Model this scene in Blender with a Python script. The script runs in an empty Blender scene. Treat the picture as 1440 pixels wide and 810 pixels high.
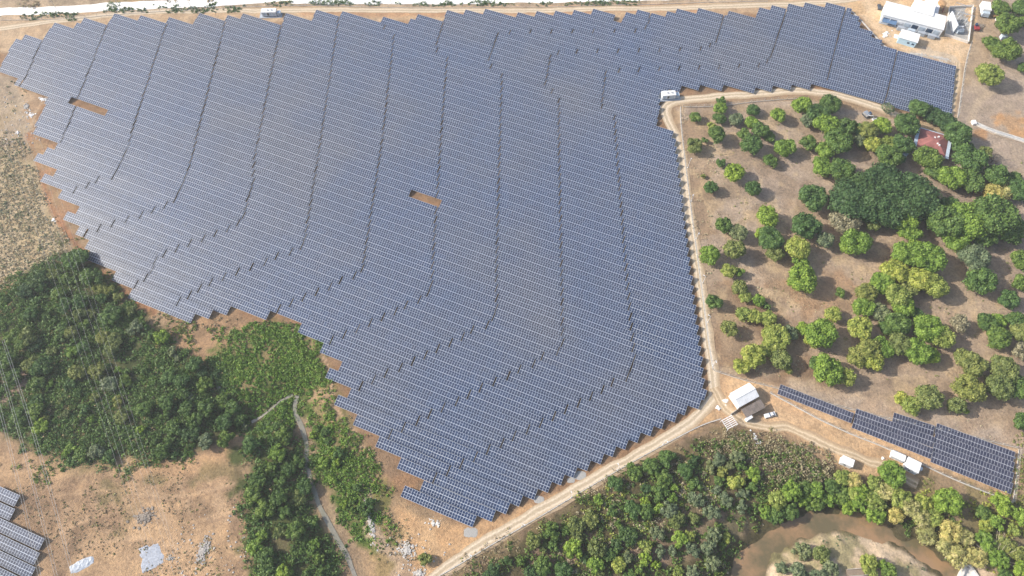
import bpy, math, random
import numpy as np
random.seed(7); RNG = np.random.default_rng(11)
R = math.radians
C = bpy.context.scene
COL = C.collection
# ------------------------------------------------------------------ camera frame
H = 280.0; DEP = R(62); F = 1000.0
CD, SD = math.cos(DEP), math.sin(DEP)
cam_d = bpy.data.cameras.new('camera'); cam = bpy.data.objects.new('camera', cam_d); COL.objects.link(cam)
cam.location = (0, 0, H); cam.rotation_euler = (R(90) - DEP, 0, 0)
cam_d.sensor_width = 36; cam_d.lens = 25; cam_d.clip_end = 6000; cam_d.clip_start = 1
C.camera = cam

def G(u, v, z=0.0):
    """where the sight line through a point of the photograph meets the height z"""
    a = u - 720; b = v - 405
    t = (H - z) / (F * SD + b * CD)
    return np.array([a * t, (F * CD - b * SD) * t])

def sstep(a, b, x):
    t = np.clip((x - a) / (b - a), 0, 1); return t * t * (3 - 2 * t)

# value noise
_T = RNG.random((256, 256))
def vnoise(x, y, s):
    x = np.asarray(x, float) / s + 91.3; y = np.asarray(y, float) / s + 47.7
    xi = np.floor(x).astype(int); yi = np.floor(y).astype(int)
    fx = x - xi; fy = y - yi; fx = fx * fx * (3 - 2 * fx); fy = fy * fy * (3 - 2 * fy)
    a = _T[xi % 256, yi % 256]; b = _T[(xi + 1) % 256, yi % 256]
    c = _T[xi % 256, (yi + 1) % 256]; d = _T[(xi + 1) % 256, (yi + 1) % 256]
    return (a * (1 - fx) + b * fx) * (1 - fy) + (c * (1 - fx) + d * fx) * fy
def fbm(x, y, s, o=4):
    r = 0; w = .5; t = 0
    for i in range(o):
        r = r + w * vnoise(x + 13.7 * i, y - 7.1 * i, s); t += w; w *= .5; s *= .5
    return r / t

def sd_poly(P, x, y):
    """signed distance to polygon, negative inside"""
    x = np.asarray(x, float); y = np.asarray(y, float)
    d = np.full(x.shape, 1e9); ins = np.zeros(x.shape, bool)
    n = len(P)
    for i in range(n):
        x0, y0 = P[i]; x1, y1 = P[(i + 1) % n]
        ex, ey = x1 - x0, y1 - y0
        t = np.clip(((x - x0) * ex + (y - y0) * ey) / (ex * ex + ey * ey + 1e-9), 0, 1)
        d = np.minimum(d, (x - x0 - t * ex) ** 2 + (y - y0 - t * ey) ** 2)
        c = ((y0 > y) != (y1 > y)) & (x < ex * (y - y0) / (ey if abs(ey) > 1e-9 else 1e-9) + x0)
        ins ^= c
    d = np.sqrt(d)
    return np.where(ins, -d, d)
def d_line(P, x, y):
    x = np.asarray(x, float); y = np.asarray(y, float)
    d = np.full(x.shape, 1e9)
    for i in range(len(P) - 1):
        x0, y0 = P[i]; x1, y1 = P[i + 1]; ex, ey = x1 - x0, y1 - y0
        t = np.clip(((x - x0) * ex + (y - y0) * ey) / (ex * ex + ey * ey + 1e-9), 0, 1)
        d = np.minimum(d, (x - x0 - t * ex) ** 2 + (y - y0 - t * ey) ** 2)
    return np.sqrt(d)
def GP(pts, z=0): return [G(u, v, z) for u, v in pts]
def spline(P, step=2.0):
    P = [np.array(p, float) for p in P]; out = []
    for i in range(len(P) - 1):
        p0 = P[max(i - 1, 0)]; p1 = P[i]; p2 = P[i + 1]; p3 = P[min(i + 2, len(P) - 1)]
        n = max(2, int(np.linalg.norm(p2 - p1) / step))
        for k in range(n):
            t = k / n
            out.append(.5 * ((2 * p1) + (-p0 + p2) * t + (2 * p0 - 5 * p1 + 4 * p2 - p3) * t * t + (-p0 + 3 * p1 - 3 * p2 + p3) * t ** 3))
    out.append(P[-1]); return out

# ------------------------------------------------------------------ outlines traced on the ground
RIVER_Z = -3.2
river_px = [(1024, 815), (1032, 790), (1048, 768), (1075, 745), (1110, 725), (1150, 716), (1190, 718), (1225, 730), (1252, 748),
            (1290, 762), (1320, 782), (1343, 797), (1358, 802), (1352, 830), (1330, 830), (1318, 812), (1300, 795), (1270, 775), (1240, 760),
            (1210, 752), (1180, 747), (1150, 750), (1122, 762), (1098, 780), (1082, 795), (1072, 830), (1020, 830)]
RIVER = GP(river_px, RIVER_Z)
stream_px = [(302, 534), (312, 560)]
STREAM_A = spline(GP([(418, 556), (414, 578), (424, 600), (430, 625), (431, 655), (438, 680), (448, 708), (462, 735), (478, 765), (492, 790), (505, 830)], -2.5), 2)
STREAM_B = spline(GP([(352, 592), (368, 585), (385, 570), (400, 560), (412, 555)], -2), 2)
STREAM_C = spline(GP([(300, 532), (308, 545), (316, 562), (330, 590), (350, 594)], -2), 2)
FIELD_SAFE = GP([(0, 60), (1340, 60), (1340, 170), (1140, 130), (940, 140), (1010, 560), (690, 760), (560, 705), (470, 560), (380, 450), (300, 450), (180, 410), (40, 210)])

def hgt(x, y):
    x = np.asarray(x, float); y = np.asarray(y, float)
    f = sd_poly(FIELD_SAFE, x, y)
    out = sstep(2, 25, f)
    h = (fbm(x, y, 40, 3) - .5) * 1.6 * out + (fbm(x, y, 9, 3) - .5) * .35 * sstep(0, 6, f)
    dA = np.minimum(d_line(STREAM_A, x, y), d_line(STREAM_B, x, y)); dC = d_line(STREAM_C, x, y)
    h = h * sstep(1, 8, np.minimum(dA, dC))
    h = h - 2.5 * (1 - sstep(1.2, 14, dA)) - 1.2 * (1 - sstep(1, 10, dC))
    sr = sd_poly(RIVER, x, y) + 1.2 + (fbm(x, y, 5, 3) - .5) * 6
    w = 1 - sstep(-3, 14, sr)
    h = h * (1 - w) + (RIVER_Z - .5) * w - 0.4 * (1 - sstep(-4, 0, sr))
    return h
def Gh(u, v, dz=0.0):
    z = 0.0
    for i in range(4):
        p = G(u, v, z + dz); z = float(hgt(p[0], p[1]))
    return np.array([p[0], p[1], z])

# ------------------------------------------------------------------ materials
def new_mat(name):
    m = bpy.data.materials.new(name); m.use_nodes = True
    nt = m.node_tree; b = nt.nodes['Principled BSDF']; return m, nt, b
def N(nt, t, **k):
    n = nt.nodes.new(t)
    for a, v in k.items(): setattr(n, a, v)
    return n
def noise(nt, scale, detail=4, rough=.6, pos=None):
    n = N(nt, 'ShaderNodeTexNoise'); n.inputs['Scale'].default_value = scale; n.inputs['Detail'].default_value = detail
    n.inputs['Roughness'].default_value = rough
    if pos is None:
        g = N(nt, 'ShaderNodeNewGeometry'); pos = g.outputs['Position']
    nt.links.new(pos, n.inputs['Vector']); return n.outputs['Fac']
def ramp(nt, fac, stops):
    r = N(nt, 'ShaderNodeValToRGB'); cr = r.color_ramp
    while len(cr.elements) < len(stops): cr.elements.new(.5)
    for e, (p, c) in zip(cr.elements, stops):
        e.position = p; e.color = (*c, 1) if len(c) == 3 else c
    nt.links.new(fac, r.inputs['Fac']); return r.outputs['Color']
def mul(nt, a, b, fac=1.0, mode='MULTIPLY'):
    m = N(nt, 'ShaderNodeMix', data_type='RGBA', blend_type=mode); m.inputs['Factor'].default_value = fac
    nt.links.new(a, m.inputs[6]); nt.links.new(b, m.inputs[7]); return m.outputs[2]
def bump(nt, b, fac, strength=.5, dist=.2):
    n = N(nt, 'ShaderNodeBump'); n.inputs['Strength'].default_value = strength; n.inputs['Distance'].default_value = dist
    nt.links.new(fac, n.inputs['Height']); nt.links.new(n.outputs['Normal'], b.inputs['Normal'])
def plain(name, c, rough=.6, metal=0.0, var=.18, scale=1.2, spec=.4):
    m, nt, b = new_mat(name)
    f = noise(nt, scale, 5, .65)
    lo = tuple(x * (1 - var) for x in c); hi = tuple(min(1, x * (1 + var)) for x in c)
    col = ramp(nt, f, [(.3, lo), (.7, hi)])
    nt.links.new(col, b.inputs['Base Color']); b.inputs['Roughness'].default_value = rough; b.inputs['Metallic'].default_value = metal
    b.inputs['Specular IOR Level'].default_value = spec
    return m
def leaf_mat(name, c1, c2, c3=None, trans=.28):
    c1, c2, c3 = [tuple(a * b_ for a, b_ in zip(c_, (1.14, 1.10, 1.08))) for c_ in (c1, c2, c3)]
    m, nt, b = new_mat(name)
    col = ramp(nt, noise(nt, .55, 3, .6), [(.35, c1), (.52, c2), (.68, c3)])
    col2 = ramp(nt, noise(nt, 2.3, 2, .7), [(.3, (.72, .74, .72)), (.7, (1.3, 1.27, 1.2))])
    oi = N(nt, 'ShaderNodeObjectInfo')
    col3 = ramp(nt, oi.outputs['Random'], [(0, (.8, .85, .85)), (.5, (1, 1, 1)), (1, (1.22, 1.12, .9))])
    c = mul(nt, mul(nt, col, col2), col3)
    nt.links.new(c, b.inputs['Base Color']); b.inputs['Roughness'].default_value = .55; b.inputs['Specular IOR Level'].default_value = .3
    tr = N(nt, 'ShaderNodeBsdfTranslucent'); nt.links.new(c, tr.inputs['Color'])
    mx = N(nt, 'ShaderNodeMixShader'); mx.inputs[0].default_value = trans
    nt.links.new(b.outputs[0], mx.inputs[1]); nt.links.new(tr.outputs[0], mx.inputs[2])
    nt.links.new(mx.outputs[0], nt.nodes['Material Output'].inputs['Surface'])
    return m

M = {}
M['bark'] = plain('bark', (.16, .12, .09), .9)
M['white_metal'] = plain('white_sheet_metal', (.74, .73, .71), .5, 0, .14, .45)
M['white_dull'] = plain('white_painted_steel', (.66, .68, .70), .5, 0, .08)
M['concrete'] = plain('concrete', (.46, .43, .38), .9, 0, .2, 1.5)
M['concrete_pale'] = plain('pale_concrete', (.62, .59, .54), .9, 0, .15, 1.0)
M['grey_pad'] = plain('grey_slab', (.33, .36, .40), .9, 0, .15)
M['steel'] = plain('galvanised_steel', (.5, .51, .52), .45, .6, .1)
M['dark_steel'] = plain('dark_steel', (.08, .085, .09), .5, .3, .2)
M['blue_wall'] = plain('light_blue_wall', (.42, .58, .68), .8, 0, .08)
M['glass'] = plain('dark_window_glass', (.03, .06, .11), .12, 0, .2, 1, .8)
M['blue_dark'] = plain('dark_blue_cladding', (.10, .17, .28), .5, 0, .2)
M['brown_sheet'] = plain('weathered_brown_sheet', (.20, .165, .14), .8, .1, .3, .8)
M['red_roof'] = plain('faded_red_roof', (.27, .105, .09), .75, 0, .22, .5)
M['pale_blue_roof'] = plain('pale_blue_grey_sheet', (.46, .53, .60), .5, .1, .12)
M['orange'] = plain('orange_rust', (.42, .25, .12), .6, 0, .25)
M['red'] = plain('dark_red_paint', (.30, .04, .04), .5, 0, .15)
M['tyre'] = plain('rubber', (.03, .03, .03), .9)
M['rock'] = plain('pale_rubble', (.46, .43, .39), .95, 0, .3, 1.5)
M['rock_dull'] = plain('dull_grey_rock', (.36, .33, .30), .95, 0, .3, 1.5)
M['brush'] = plain('grey_brushwood', (.25, .21, .17), .95, 0, .3, 2)
M['gravel'] = plain('grey_gravel', (.33, .315, .29), .95, 0, .25, 3)
M['gravel_blue'] = plain('blue_grey_gravel', (.35, .37, .41), .95, 0, .3, 1.2)
M['tarp'] = plain('pale_blue_tarpaulin', (.38, .41, .45), .5, 0, .25, .8)
M['wire'] = plain('aluminium_conductor', (.55, .53, .50), .5, .3, .05)
M['straw'] = plain('pale_dry_culm', (.50, .42, .33), .8)
M['wood'] = plain('weathered_wood', (.24, .18, .13), .9)

LEAF = {
 'dark': leaf_mat('dark_green_leaves', (.060, .120, .038), (.092, .170, .048), (.13, .215, .058)),
 'deep': leaf_mat('deep_green_feathery_leaves', (.044, .092, .034), (.064, .122, .042), (.085, .148, .05)),
 'mid': leaf_mat('mid_green_leaves', (.070, .130, .036), (.110, .185, .046), (.16, .24, .06)),
 'olive': leaf_mat('olive_green_leaves', (.12, .16, .05), (.18, .22, .07), (.24, .275, .09)),
 'bright': leaf_mat('bright_green_leaves', (.110, .190, .032), (.185, .29, .048), (.26, .37, .070), .28),
 'yellow': leaf_mat('yellow_green_leaves', (.17, .23, .05), (.27, .33, .08), (.37, .41, .12), .3),
 'grey': leaf_mat('grey_green_leaves', (.11, .155, .085), (.16, .205, .11), (.22, .255, .145)),
 'pale': leaf_mat('pale_dry_leaves', (.22, .20, .13), (.31, .285, .18), (.40, .36, .24)),
 'straw': leaf_mat('straw_yellow_bamboo_leaves', (.27, .28, .10), (.42, .41, .17), (.52, .47, .24), .3),
 'bare': leaf_mat('grey_twigs', (.20, .18, .16), (.27, .25, .24), (.34, .32, .31), .05),
 'scrub': leaf_mat('brown_scrub', (.24, .19, .125), (.34, .28, .18), (.27, .28, .13), .1),
 'dryscrub': leaf_mat('straw_scrub', (.36, .31, .21), (.47, .41, .285), (.38, .38, .21), .1),
 'grass': leaf_mat('lush_green_herbage', (.10, .19, .032), (.16, .28, .045), (.23, .35, .065), .25),
}

# ------------------------------------------------------------------ mesh helpers
class MB:
    def __init__(s): s.v = []; s.f = []; s.m = []
    def box(s, x0, x1, y0, y1, z0, z1, mi=0):
        s.hexa([(x0, y0, z0), (x1, y0, z0), (x1, y1, z0), (x0, y1, z0), (x0, y0, z1), (x1, y0, z1), (x1, y1, z1), (x0, y1, z1)], mi)
    def hexa(s, c, mi=0):
        b = len(s.v); s.v += [tuple(map(float, p)) for p in c]
        for f in ((3, 2, 1, 0), (4, 5, 6, 7), (0, 1, 5, 4), (1, 2, 6, 5), (2, 3, 7, 6), (3, 0, 4, 7)):
            s.f.append(tuple(b + i for i in f)); s.m.append(mi)
    def tube(s, p, q, r0, r1=None, n=8, mi=0, caps=True):
        r1 = r0 if r1 is None else r1
        p = np.array(p, float); q = np.array(q, float); d = q - p; L = np.linalg.norm(d)
        if L < 1e-6: return
        d /= L; a = np.cross(d, (0, 0, 1) if abs(d[2]) < .9 else (1, 0, 0)); a /= np.linalg.norm(a); c = np.cross(d, a)
        b = len(s.v)
        for (o, r) in ((p, r0), (q, r1)):
            for i in range(n):
                t = 2 * math.pi * i / n; s.v.append(tuple(o + r * (math.cos(t) * a + math.sin(t) * c)))
        for i in range(n):
            j = (i + 1) % n; s.f.append((b + i, b + j, b + n + j, b + n + i)); s.m.append(mi)
        if caps:
            s.f.append(tuple(b + i for i in reversed(range(n)))); s.m.append(mi)
            s.f.append(tuple(b + n + i for i in range(n))); s.m.append(mi)
    def path(s, pts, r, n=6, mi=0):
        for a, b in zip(pts[:-1], pts[1:]): s.tube(a, b, r, r, n, mi, True)
    def face(s, pts, mi=0):
        b = len(s.v); s.v += [tuple(map(float, p)) for p in pts]; s.f.append(tuple(range(b, b + len(pts)))); s.m.append(mi)
    def mesh(s, name, mats):
        me = bpy.data.meshes.new(name); me.from_pydata(s.v, [], s.f); me.validate()
        for m in (mats if isinstance(mats, (list, tuple)) else [mats]): me.materials.append(m)
        if any(s.m): me.polygons.foreach_set('material_index', s.m[:len(me.polygons)])
        me.update(); return me
    def build(s, name, mats, parent=None):
        return link(name, s.mesh(name, mats), parent)
def link(name, me, parent=None):
    o = bpy.data.objects.new(name, me); COL.objects.link(o)
    if parent is not None: o.parent = parent
    return o
def tag(o, label=None, cat=None, group=None, kind=None):
    if label: o['label'] = label
    if cat: o['category'] = cat
    if group: o['group'] = group
    if kind: o['kind'] = kind
    return o
def empty(name, loc, rz, label, cat, group=None):
    o = bpy.data.objects.new(name, None); COL.objects.link(o); o.empty_display_size = .5
    o.location = loc; o.rotation_euler = (0, 0, rz); return tag(o, label, cat, group)
def np_mesh(name, V, Q, mat, smooth=False):
    """V (n,3), Q (m,4) quads"""
    me = bpy.data.meshes.new(name); V = np.asarray(V, np.float32); Q = np.asarray(Q, np.int32)
    me.vertices.add(len(V)); me.vertices.foreach_set('co', V.ravel())
    me.loops.add(Q.size); me.loops.foreach_set('vertex_index', Q.ravel())
    me.polygons.add(len(Q)); me.polygons.foreach_set('loop_start', np.arange(len(Q), dtype=np.int32) * Q.shape[1])
    me.update(calc_edges=True)
    me.polygons.foreach_set('use_smooth', [bool(smooth)] * len(Q))
    me.materials.append(mat); return me
ORD = {1: 'first', 2: 'second', 3: 'third', 4: 'fourth', 5: 'fifth', 6: 'sixth', 7: 'seventh', 8: 'eighth', 9: 'ninth'}
def ordn(i):
    if i in ORD: return ORD[i]
    s = 'th' if 10 <= i % 100 <= 20 else {1: 'st', 2: 'nd', 3: 'rd'}.get(i % 10, 'th'); return f'{i}{s}'

# ------------------------------------------------------------------ world and light
w = bpy.data.worlds.new('World'); C.world = w; w.use_nodes = True
sunv = np.array([-1.0, .12, .64]); sunv /= np.linalg.norm(sunv)
sky = w.node_tree.nodes.new('ShaderNodeTexSky'); sky.sky_type = 'NISHITA'; sky.sun_disc = False
sky.sun_elevation = math.asin(sunv[2]); sky.sun_rotation = math.atan2(sunv[0], sunv[1]); sky.air_density = 1.0; sky.dust_density = 2.5
w.node_tree.links.new(sky.outputs[0], w.node_tree.nodes['Background'].inputs[0]); w.node_tree.nodes['Background'].inputs[1].default_value = .145
sl = bpy.data.lights.new('sun', 'SUN'); sl.energy = 4.3; sl.angle = R(.9); sl.color = (1, .95, .87)
so = bpy.data.objects.new('sun', sl); COL.objects.link(so)
from mathutils import Vector
so.rotation_euler = Vector(tuple(sunv)).to_track_quat('Z', 'Y').to_euler()
C.view_settings.view_transform = 'Standard'; C.view_settings.look = 'None'; C.view_settings.gamma = 1
C.view_settings.exposure = 0.62

# ------------------------------------------------------------------ ground
fx = np.arange(-312, 313, 1.0); fy = np.arange(8, 372, 1.0)
ox = np.array([-3000, -1500, -800, -500, -380, -330]); X = np.concatenate([ox, fx, -ox[::-1]])
Y = np.concatenate([[-2500, -1200, -500, -200, -60, -15], fy, [385, 420, 500, 700, 1200, 2200, 4000]])
XX, YY = np.meshgrid(X, Y, indexing='ij'); nx, ny = XX.shape
xs = XX.ravel(); ys = YY.ravel()
hz = hgt(xs, ys); far = np.maximum(np.abs(xs) - 312, np.maximum(ys - 372, 8 - ys)); hz = hz * (1 - sstep(0, 60, far))
idx = np.arange(nx * ny).reshape(nx, ny)
Q = np.stack([idx[:-1, :-1].ravel(), idx[1:, :-1].ravel(), idx[1:, 1:].ravel(), idx[:-1, 1:].ravel()], 1)
col = np.tile(np.array([.31, .235, .16]), (xs.size, 1))
n1 = fbm(xs, ys, 22, 4); n2 = fbm(xs + 300, ys, 6, 4); n3 = fbm(xs, ys + 500, 2.2, 3); n4 = fbm(xs + 77, ys + 11, 11, 4)
def blend(mask, c, c2=None, nz=None):
    global col
    c = np.array(c)[None, :]
    if c2 is not None:
        k = sstep(.35, .65, n2 if nz is None else nz)[:, None]; c = c * (1 - k) + np.array(c2)[None, :] * k
    col = col * (1 - mask[:, None]) + c * mask[:, None]
def area(px, c, c2=None, soft=1.5, rag=4.0, st=1.0, nz=None, z=0):
    d = sd_poly(GP(px, z), xs, ys) + (n2 - .5) * rag * 2 + (n3 - .5) * rag * .8
    blend((1 - sstep(-soft, soft, d)) * st, c, c2, nz)
def lane(px, wd, c, c2=None, soft=.8, rag=1.0, st=1.0, z=0):
    d = d_line(spline(GP(px, z), 3), xs, ys) - wd + (n2 - .5) * rag * 2 + (n3 - .5) * rag
    blend((1 - sstep(-soft, soft, d)) * st, c, c2)
def patches(px, c, thr, st=1.0, nz=None, soft=.06):
    d = sd_poly(GP(px), xs, ys); z = n2 if nz is None else nz
    blend((1 - sstep(-3, 3, d)) * sstep(thr - soft, thr + soft, z) * st, c)
TAN = (.44, .32, .205); TAN2 = (.50, .38, .25); PALE = (.60, .50, .37); RED = (.33, .19, .115); BRN = (.27, .20, .14)
GBR = (.27, .215, .17); STRAW = (.34, .28, .17); DRK = (.055, .062, .03); GRN = (.075, .11, .035)
# under the panels, brown soil with the shade of the table gaps darkened into its colour
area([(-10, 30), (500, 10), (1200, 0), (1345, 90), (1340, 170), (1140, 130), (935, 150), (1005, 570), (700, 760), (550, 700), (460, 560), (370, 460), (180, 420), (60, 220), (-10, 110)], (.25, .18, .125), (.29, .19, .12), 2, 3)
# strip above the top road
area([(-60, -60), (1500, -60), (1500, -20), (1200, 2), (720, 8), (350, 10), (150, 20), (-60, 34)], (.42, .345, .26), (.33, .28, .21), 2, 3)
area([(-40, 24), (120, 14), (300, 9), (700, 8), (1190, -4), (1220, 14), (1000, 22), (760, 30), (300, 32), (90, 45), (-40, 90)], (.50, .40, .29), (.44, .34, .24), 2, 2)
lane([(430, 17), (560, 19), (700, 16), (850, 12), (980, 12)], 3.0, (.42, .25, .155), (.47, .30, .18), 1.5, 2, .7)
area([(180, -30), (420, -30), (420, -6), (230, 3), (150, 5)], (.40, .27, .17), (.33, .27, .16), 1, 2)
# dry scrubland along the left edge
area([(-60, 212), (-10, 205), (14, 205), (36, 215), (50, 232), (58, 262), (80, 315), (110, 352), (90, 372), (30, 385), (-60, 420)], (.42, .36, .26), (.36, .31, .20), 3, 8)
area([(-60, 105), (0, 102), (25, 118), (60, 140), (50, 180), (42, 205), (-60, 212)], (.33, .28, .225), (.42, .36, .28), 2, 5)
area([(24, 118), (62, 138), (52, 168), (46, 188), (36, 160)], (.38, .27, .18), (.44, .34, .24), 1, 3, .8)
patches([(-60, 120), (30, 150), (58, 262), (110, 352), (30, 385), (-60, 420)], (.33, .27, .19), .58, .8)
lane([(40, 190), (52, 215), (58, 240), (68, 275), (82, 308), (108, 345), (135, 375), (165, 402), (190, 425), (215, 440)], 1.5, (.36, .20, .12), (.30, .17, .10), .6, 1.2)
area([(40, 190), (75, 205), (85, 240), (110, 300), (82, 308), (58, 250)], (.37, .23, .145), (.34, .25, .16), 1, 2)
# wooded hollow on the left
area([(-60, 430), (0, 425), (60, 370), (105, 350), (140, 385), (190, 440), (240, 470), (300, 500), (345, 470), (400, 465), (450, 500), (440, 545), (415, 560), (420, 600), (345, 600), (300, 640), (180, 655), (110, 665), (70, 650), (20, 610), (-60, 600)], (.06, .085, .035), (.11, .115, .06), 3, 7)
area([(240, 448), (330, 430), (360, 455), (330, 480), (300, 510), (250, 500), (235, 470)], (.36, .25, .16), (.28, .20, .13), 2, 4)
area([(-60, 560), (20, 525), (50, 515), (35, 545), (0, 570), (-60, 600)], (.28, .22, .18), (.22, .18, .14), 1.5, 3)
area([(300, 500), (345, 468), (420, 470), (452, 510), (430, 548), (380, 565), (330, 600), (300, 560)], (.12, .17, .05), (.22, .19, .10), 3, 9)
# bank between stream and panels
area([(380, 445), (420, 465), (470, 545), (505, 610), (560, 700), (600, 740), (600, 830), (520, 830), (520, 740), (480, 640), (440, 560), (440, 500)], (.33, .245, .16), (.27, .215, .12), 2, 5)
patches([(380, 445), (450, 490), (505, 610), (560, 700), (560, 800), (480, 640), (430, 560)], (.15, .165, .06), .52, .75)
lane([(447, 488), (458, 510), (466, 540), (468, 565), (485, 590), (505, 615)], .5, (.48, .35, .25), None, .4, .3)
# lower clearing
area([(-60, 620), (20, 625), (70, 665), (110, 672), (180, 665), (250, 650), (320, 615), (335, 640), (350, 700), (350, 830), (-60, 830)], (.36, .265, .18), (.27, .195, .135), 2.5, 4)
patches([(-20, 640), (340, 640), (345, 830), (-20, 830)], (.24, .175, .125), .54, .75, n4, .08)
patches([(-20, 640), (340, 640), (345, 830), (60, 830)], (.47, .34, .22), .55, .7, n1, .1)
area([(100, 775), (200, 735), (300, 750), (330, 830), (90, 830)], (.50, .365, .235), (.45, .33, .22), 3, 5, .8)
lane([(200, 660), (300, 650), (330, 622)], 3, (.46, .31, .19), None, 2, 2, .6)
patches([(90, 650), (340, 650), (345, 760), (120, 760)], (.17, .16, .08), .60, .6, n4)
for i in range(16):
    u0 = 120 + 13 * i; v0 = 668 + (i * 37 % 60); lane([(u0, v0), (u0 + 12, v0 + 22), (u0 + 18 + i % 5 * 4, v0 + 52)], .35, (.46, .35, .245) if i % 3 else (.24, .18, .13), None, .7, .8, .7)
for q in ([(60, 700), (150, 690), (240, 700), (330, 680)], [(90, 745), (170, 720), (260, 735), (345, 715)], [(110, 770), (200, 760), (300, 790), (345, 780)], [(250, 745), (265, 775), (262, 815)], [(30, 650), (75, 690), (95, 740), (90, 800)]):
    lane(q, .9, (.48, .36, .25), (.42, .31, .21), 1.0, 1.4, .7)
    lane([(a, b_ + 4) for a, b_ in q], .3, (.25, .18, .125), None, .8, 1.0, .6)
for q in ([(1010, 190), (1060, 240), (1110, 270), (1140, 330)], [(1120, 260), (1180, 300), (1240, 345), (1330, 430), (1440, 470)], [(1050, 530), (1100, 440), (1140, 410), (1230, 370)], [(1330, 440), (1350, 500), (1330, 600)], [(1400, 520), (1420, 580), (1425, 628)]):
    lane(q, .7, (.42, .345, .27), None, 1.0, 1.2, .7)
# green strip along the stream
area([(345, 605), (350, 560), (400, 565), (425, 600), (435, 690), (470, 760), (485, 830), (345, 830), (350, 720), (330, 640)], (.08, .105, .04), (.15, .14, .08), 3, 8)
area([(430, 560), (450, 600), (500, 650), (525, 720), (540, 780), (510, 770), (470, 720), (445, 660), (432, 600)], (.075, .12, .03), (.12, .13, .06), 2, 4)
lane([(424, 600), (431, 625), (433, 655), (441, 682), (452, 708), (466, 735), (482, 765), (496, 790), (509, 830)], 3.2, (.34, .27, .19), (.27, .21, .15), 1, 1.6, .9, -2)
lane([(510, 680), (518, 712), (524, 745), (540, 768), (560, 785)], 2.4, (.46, .38, .31), (.36, .29, .23), 1, 1.6, .9)
area([(550, 770), (600, 745), (640, 790), (600, 830), (540, 830)], (.42, .32, .23), (.48, .38, .28), 2, 4)
# orange apron at the bottom tip, roads inside the fence
area([(560, 715), (660, 745), (760, 705), (930, 615), (1000, 560), (1010, 590), (900, 645), (740, 735), (600, 815), (570, 770)], (.46, .315, .19), (.50, .36, .225), 1.5, 2.5)
# orchard ground
area([(952, 152), (1060, 142), (1130, 140), (1290, 175), (1345, 165), (1360, 60), (1380, -40), (1560, -40), (1560, 720), (1425, 640), (1200, 580), (1003, 520), (975, 330)], (.355, .30, .255), (.41, .355, .305), 1.2, 1.5)
area([(1110, 280), (1240, 300), (1440, 400), (1440, 620), (1200, 570), (1010, 516), (990, 420), (1080, 370)], (.38, .30, .225), (.43, .35, .265), 4, 8, .7)
area([(1120, 395), (1180, 385), (1230, 420), (1210, 440), (1130, 440), (1070, 400)], (.37, .26, .17), (.33, .235, .155), 3, 6, .85)
area([(1230, 350), (1290, 340), (1290, 380), (1235, 375)], (.34, .25, .17), None, 3, 5, .8)
area([(980, 400), (1090, 410), (1120, 470), (1160, 540), (1005, 518), (990, 450)], (.25, .18, .125), (.29, .215, .145), 3, 5, .9)
area([(958, 170), (1000, 160), (1005, 330), (975, 340), (962, 240)], (.29, .22, .155), (.33, .255, .17), 2, 5, .8)
patches([(950, 140), (1440, 170), (1500, 600), (1003, 520)], (.36, .30, .235), .60, .6, n1, .08)
patches([(950, 140), (1440, 180), (1440, 600), (1003, 520)], (.25, .20, .15), .58, .55, n4)
patches([(950, 140), (1440, 180), (1440, 600), (1003, 520)], (.46, .37, .25), .60, .6, n2)
area([(1345, 130), (1440, 120), (1560, 120), (1560, 280), (1440, 245), (1370, 215), (1340, 175)], (.36, .31, .27), (.36, .31, .26), 3, 5)
area([(1398, 165), (1430, 158), (1450, 190), (1420, 190)], (.50, .31, .16), (.42, .29, .18), 1.5, 4, .9)
area([(1362, 182), (1388, 182), (1385, 196), (1366, 192)], (.46, .29, .165), None, 1, 1.5, .9)
lane([(1420, 120), (1385, 135), (1370, 155), (1362, 190), (1355, 215)], 1.7, (.42, .36, .29), None, 1, .8, .8)
lane([(1340, 420), (1400, 440), (1440, 450)], 3, (.40, .34, .27), None, 3, 3, .6)
lane([(1405, 240), (1440, 265), (1470, 300)], 3, (.35, .30, .25), None, 3, 3, .6)
area([(1362, 0), (1400, 0), (1400, 60), (1385, 110), (1350, 120)], (.36, .29, .215), (.40, .33, .25), 2, 4, .8)
# yard at the top right
area([(1190, -20), (1375, -20), (1366, 60), (1350, 100), (1346, 92), (1262, 72), (1240, 58), (1198, 14)], (.56, .42, .27), (.62, .50, .36), 1.5, 2.5)
area([(1262, 76), (1300, 66), (1345, 80), (1345, 92)], (.52, .47, .40), None, 1, 3, .8)
# yard by the sheds and the small array
area([(1003, 522), (1060, 538), (1110, 553), (1200, 580), (1430, 632), (1424, 702), (1330, 665), (1230, 632), (1160, 640), (1110, 612), (1065, 602), (1010, 592), (1000, 570)], (.56, .42, .28), (.50, .36, .235), 1.5, 2)
area([(1110, 600), (1170, 600), (1260, 645), (1310, 665), (1300, 690), (1240, 668), (1200, 665), (1170, 640), (1130, 622)], (.52, .385, .25), (.46, .33, .21), 1.5, 3)
area([(1260, 680), (1300, 665), (1350, 670), (1425, 705), (1560, 740), (1560, 830), (1400, 830), (1340, 740), (1290, 700)], (.28, .22, .15), (.23, .20, .11), 2, 5)
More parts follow.
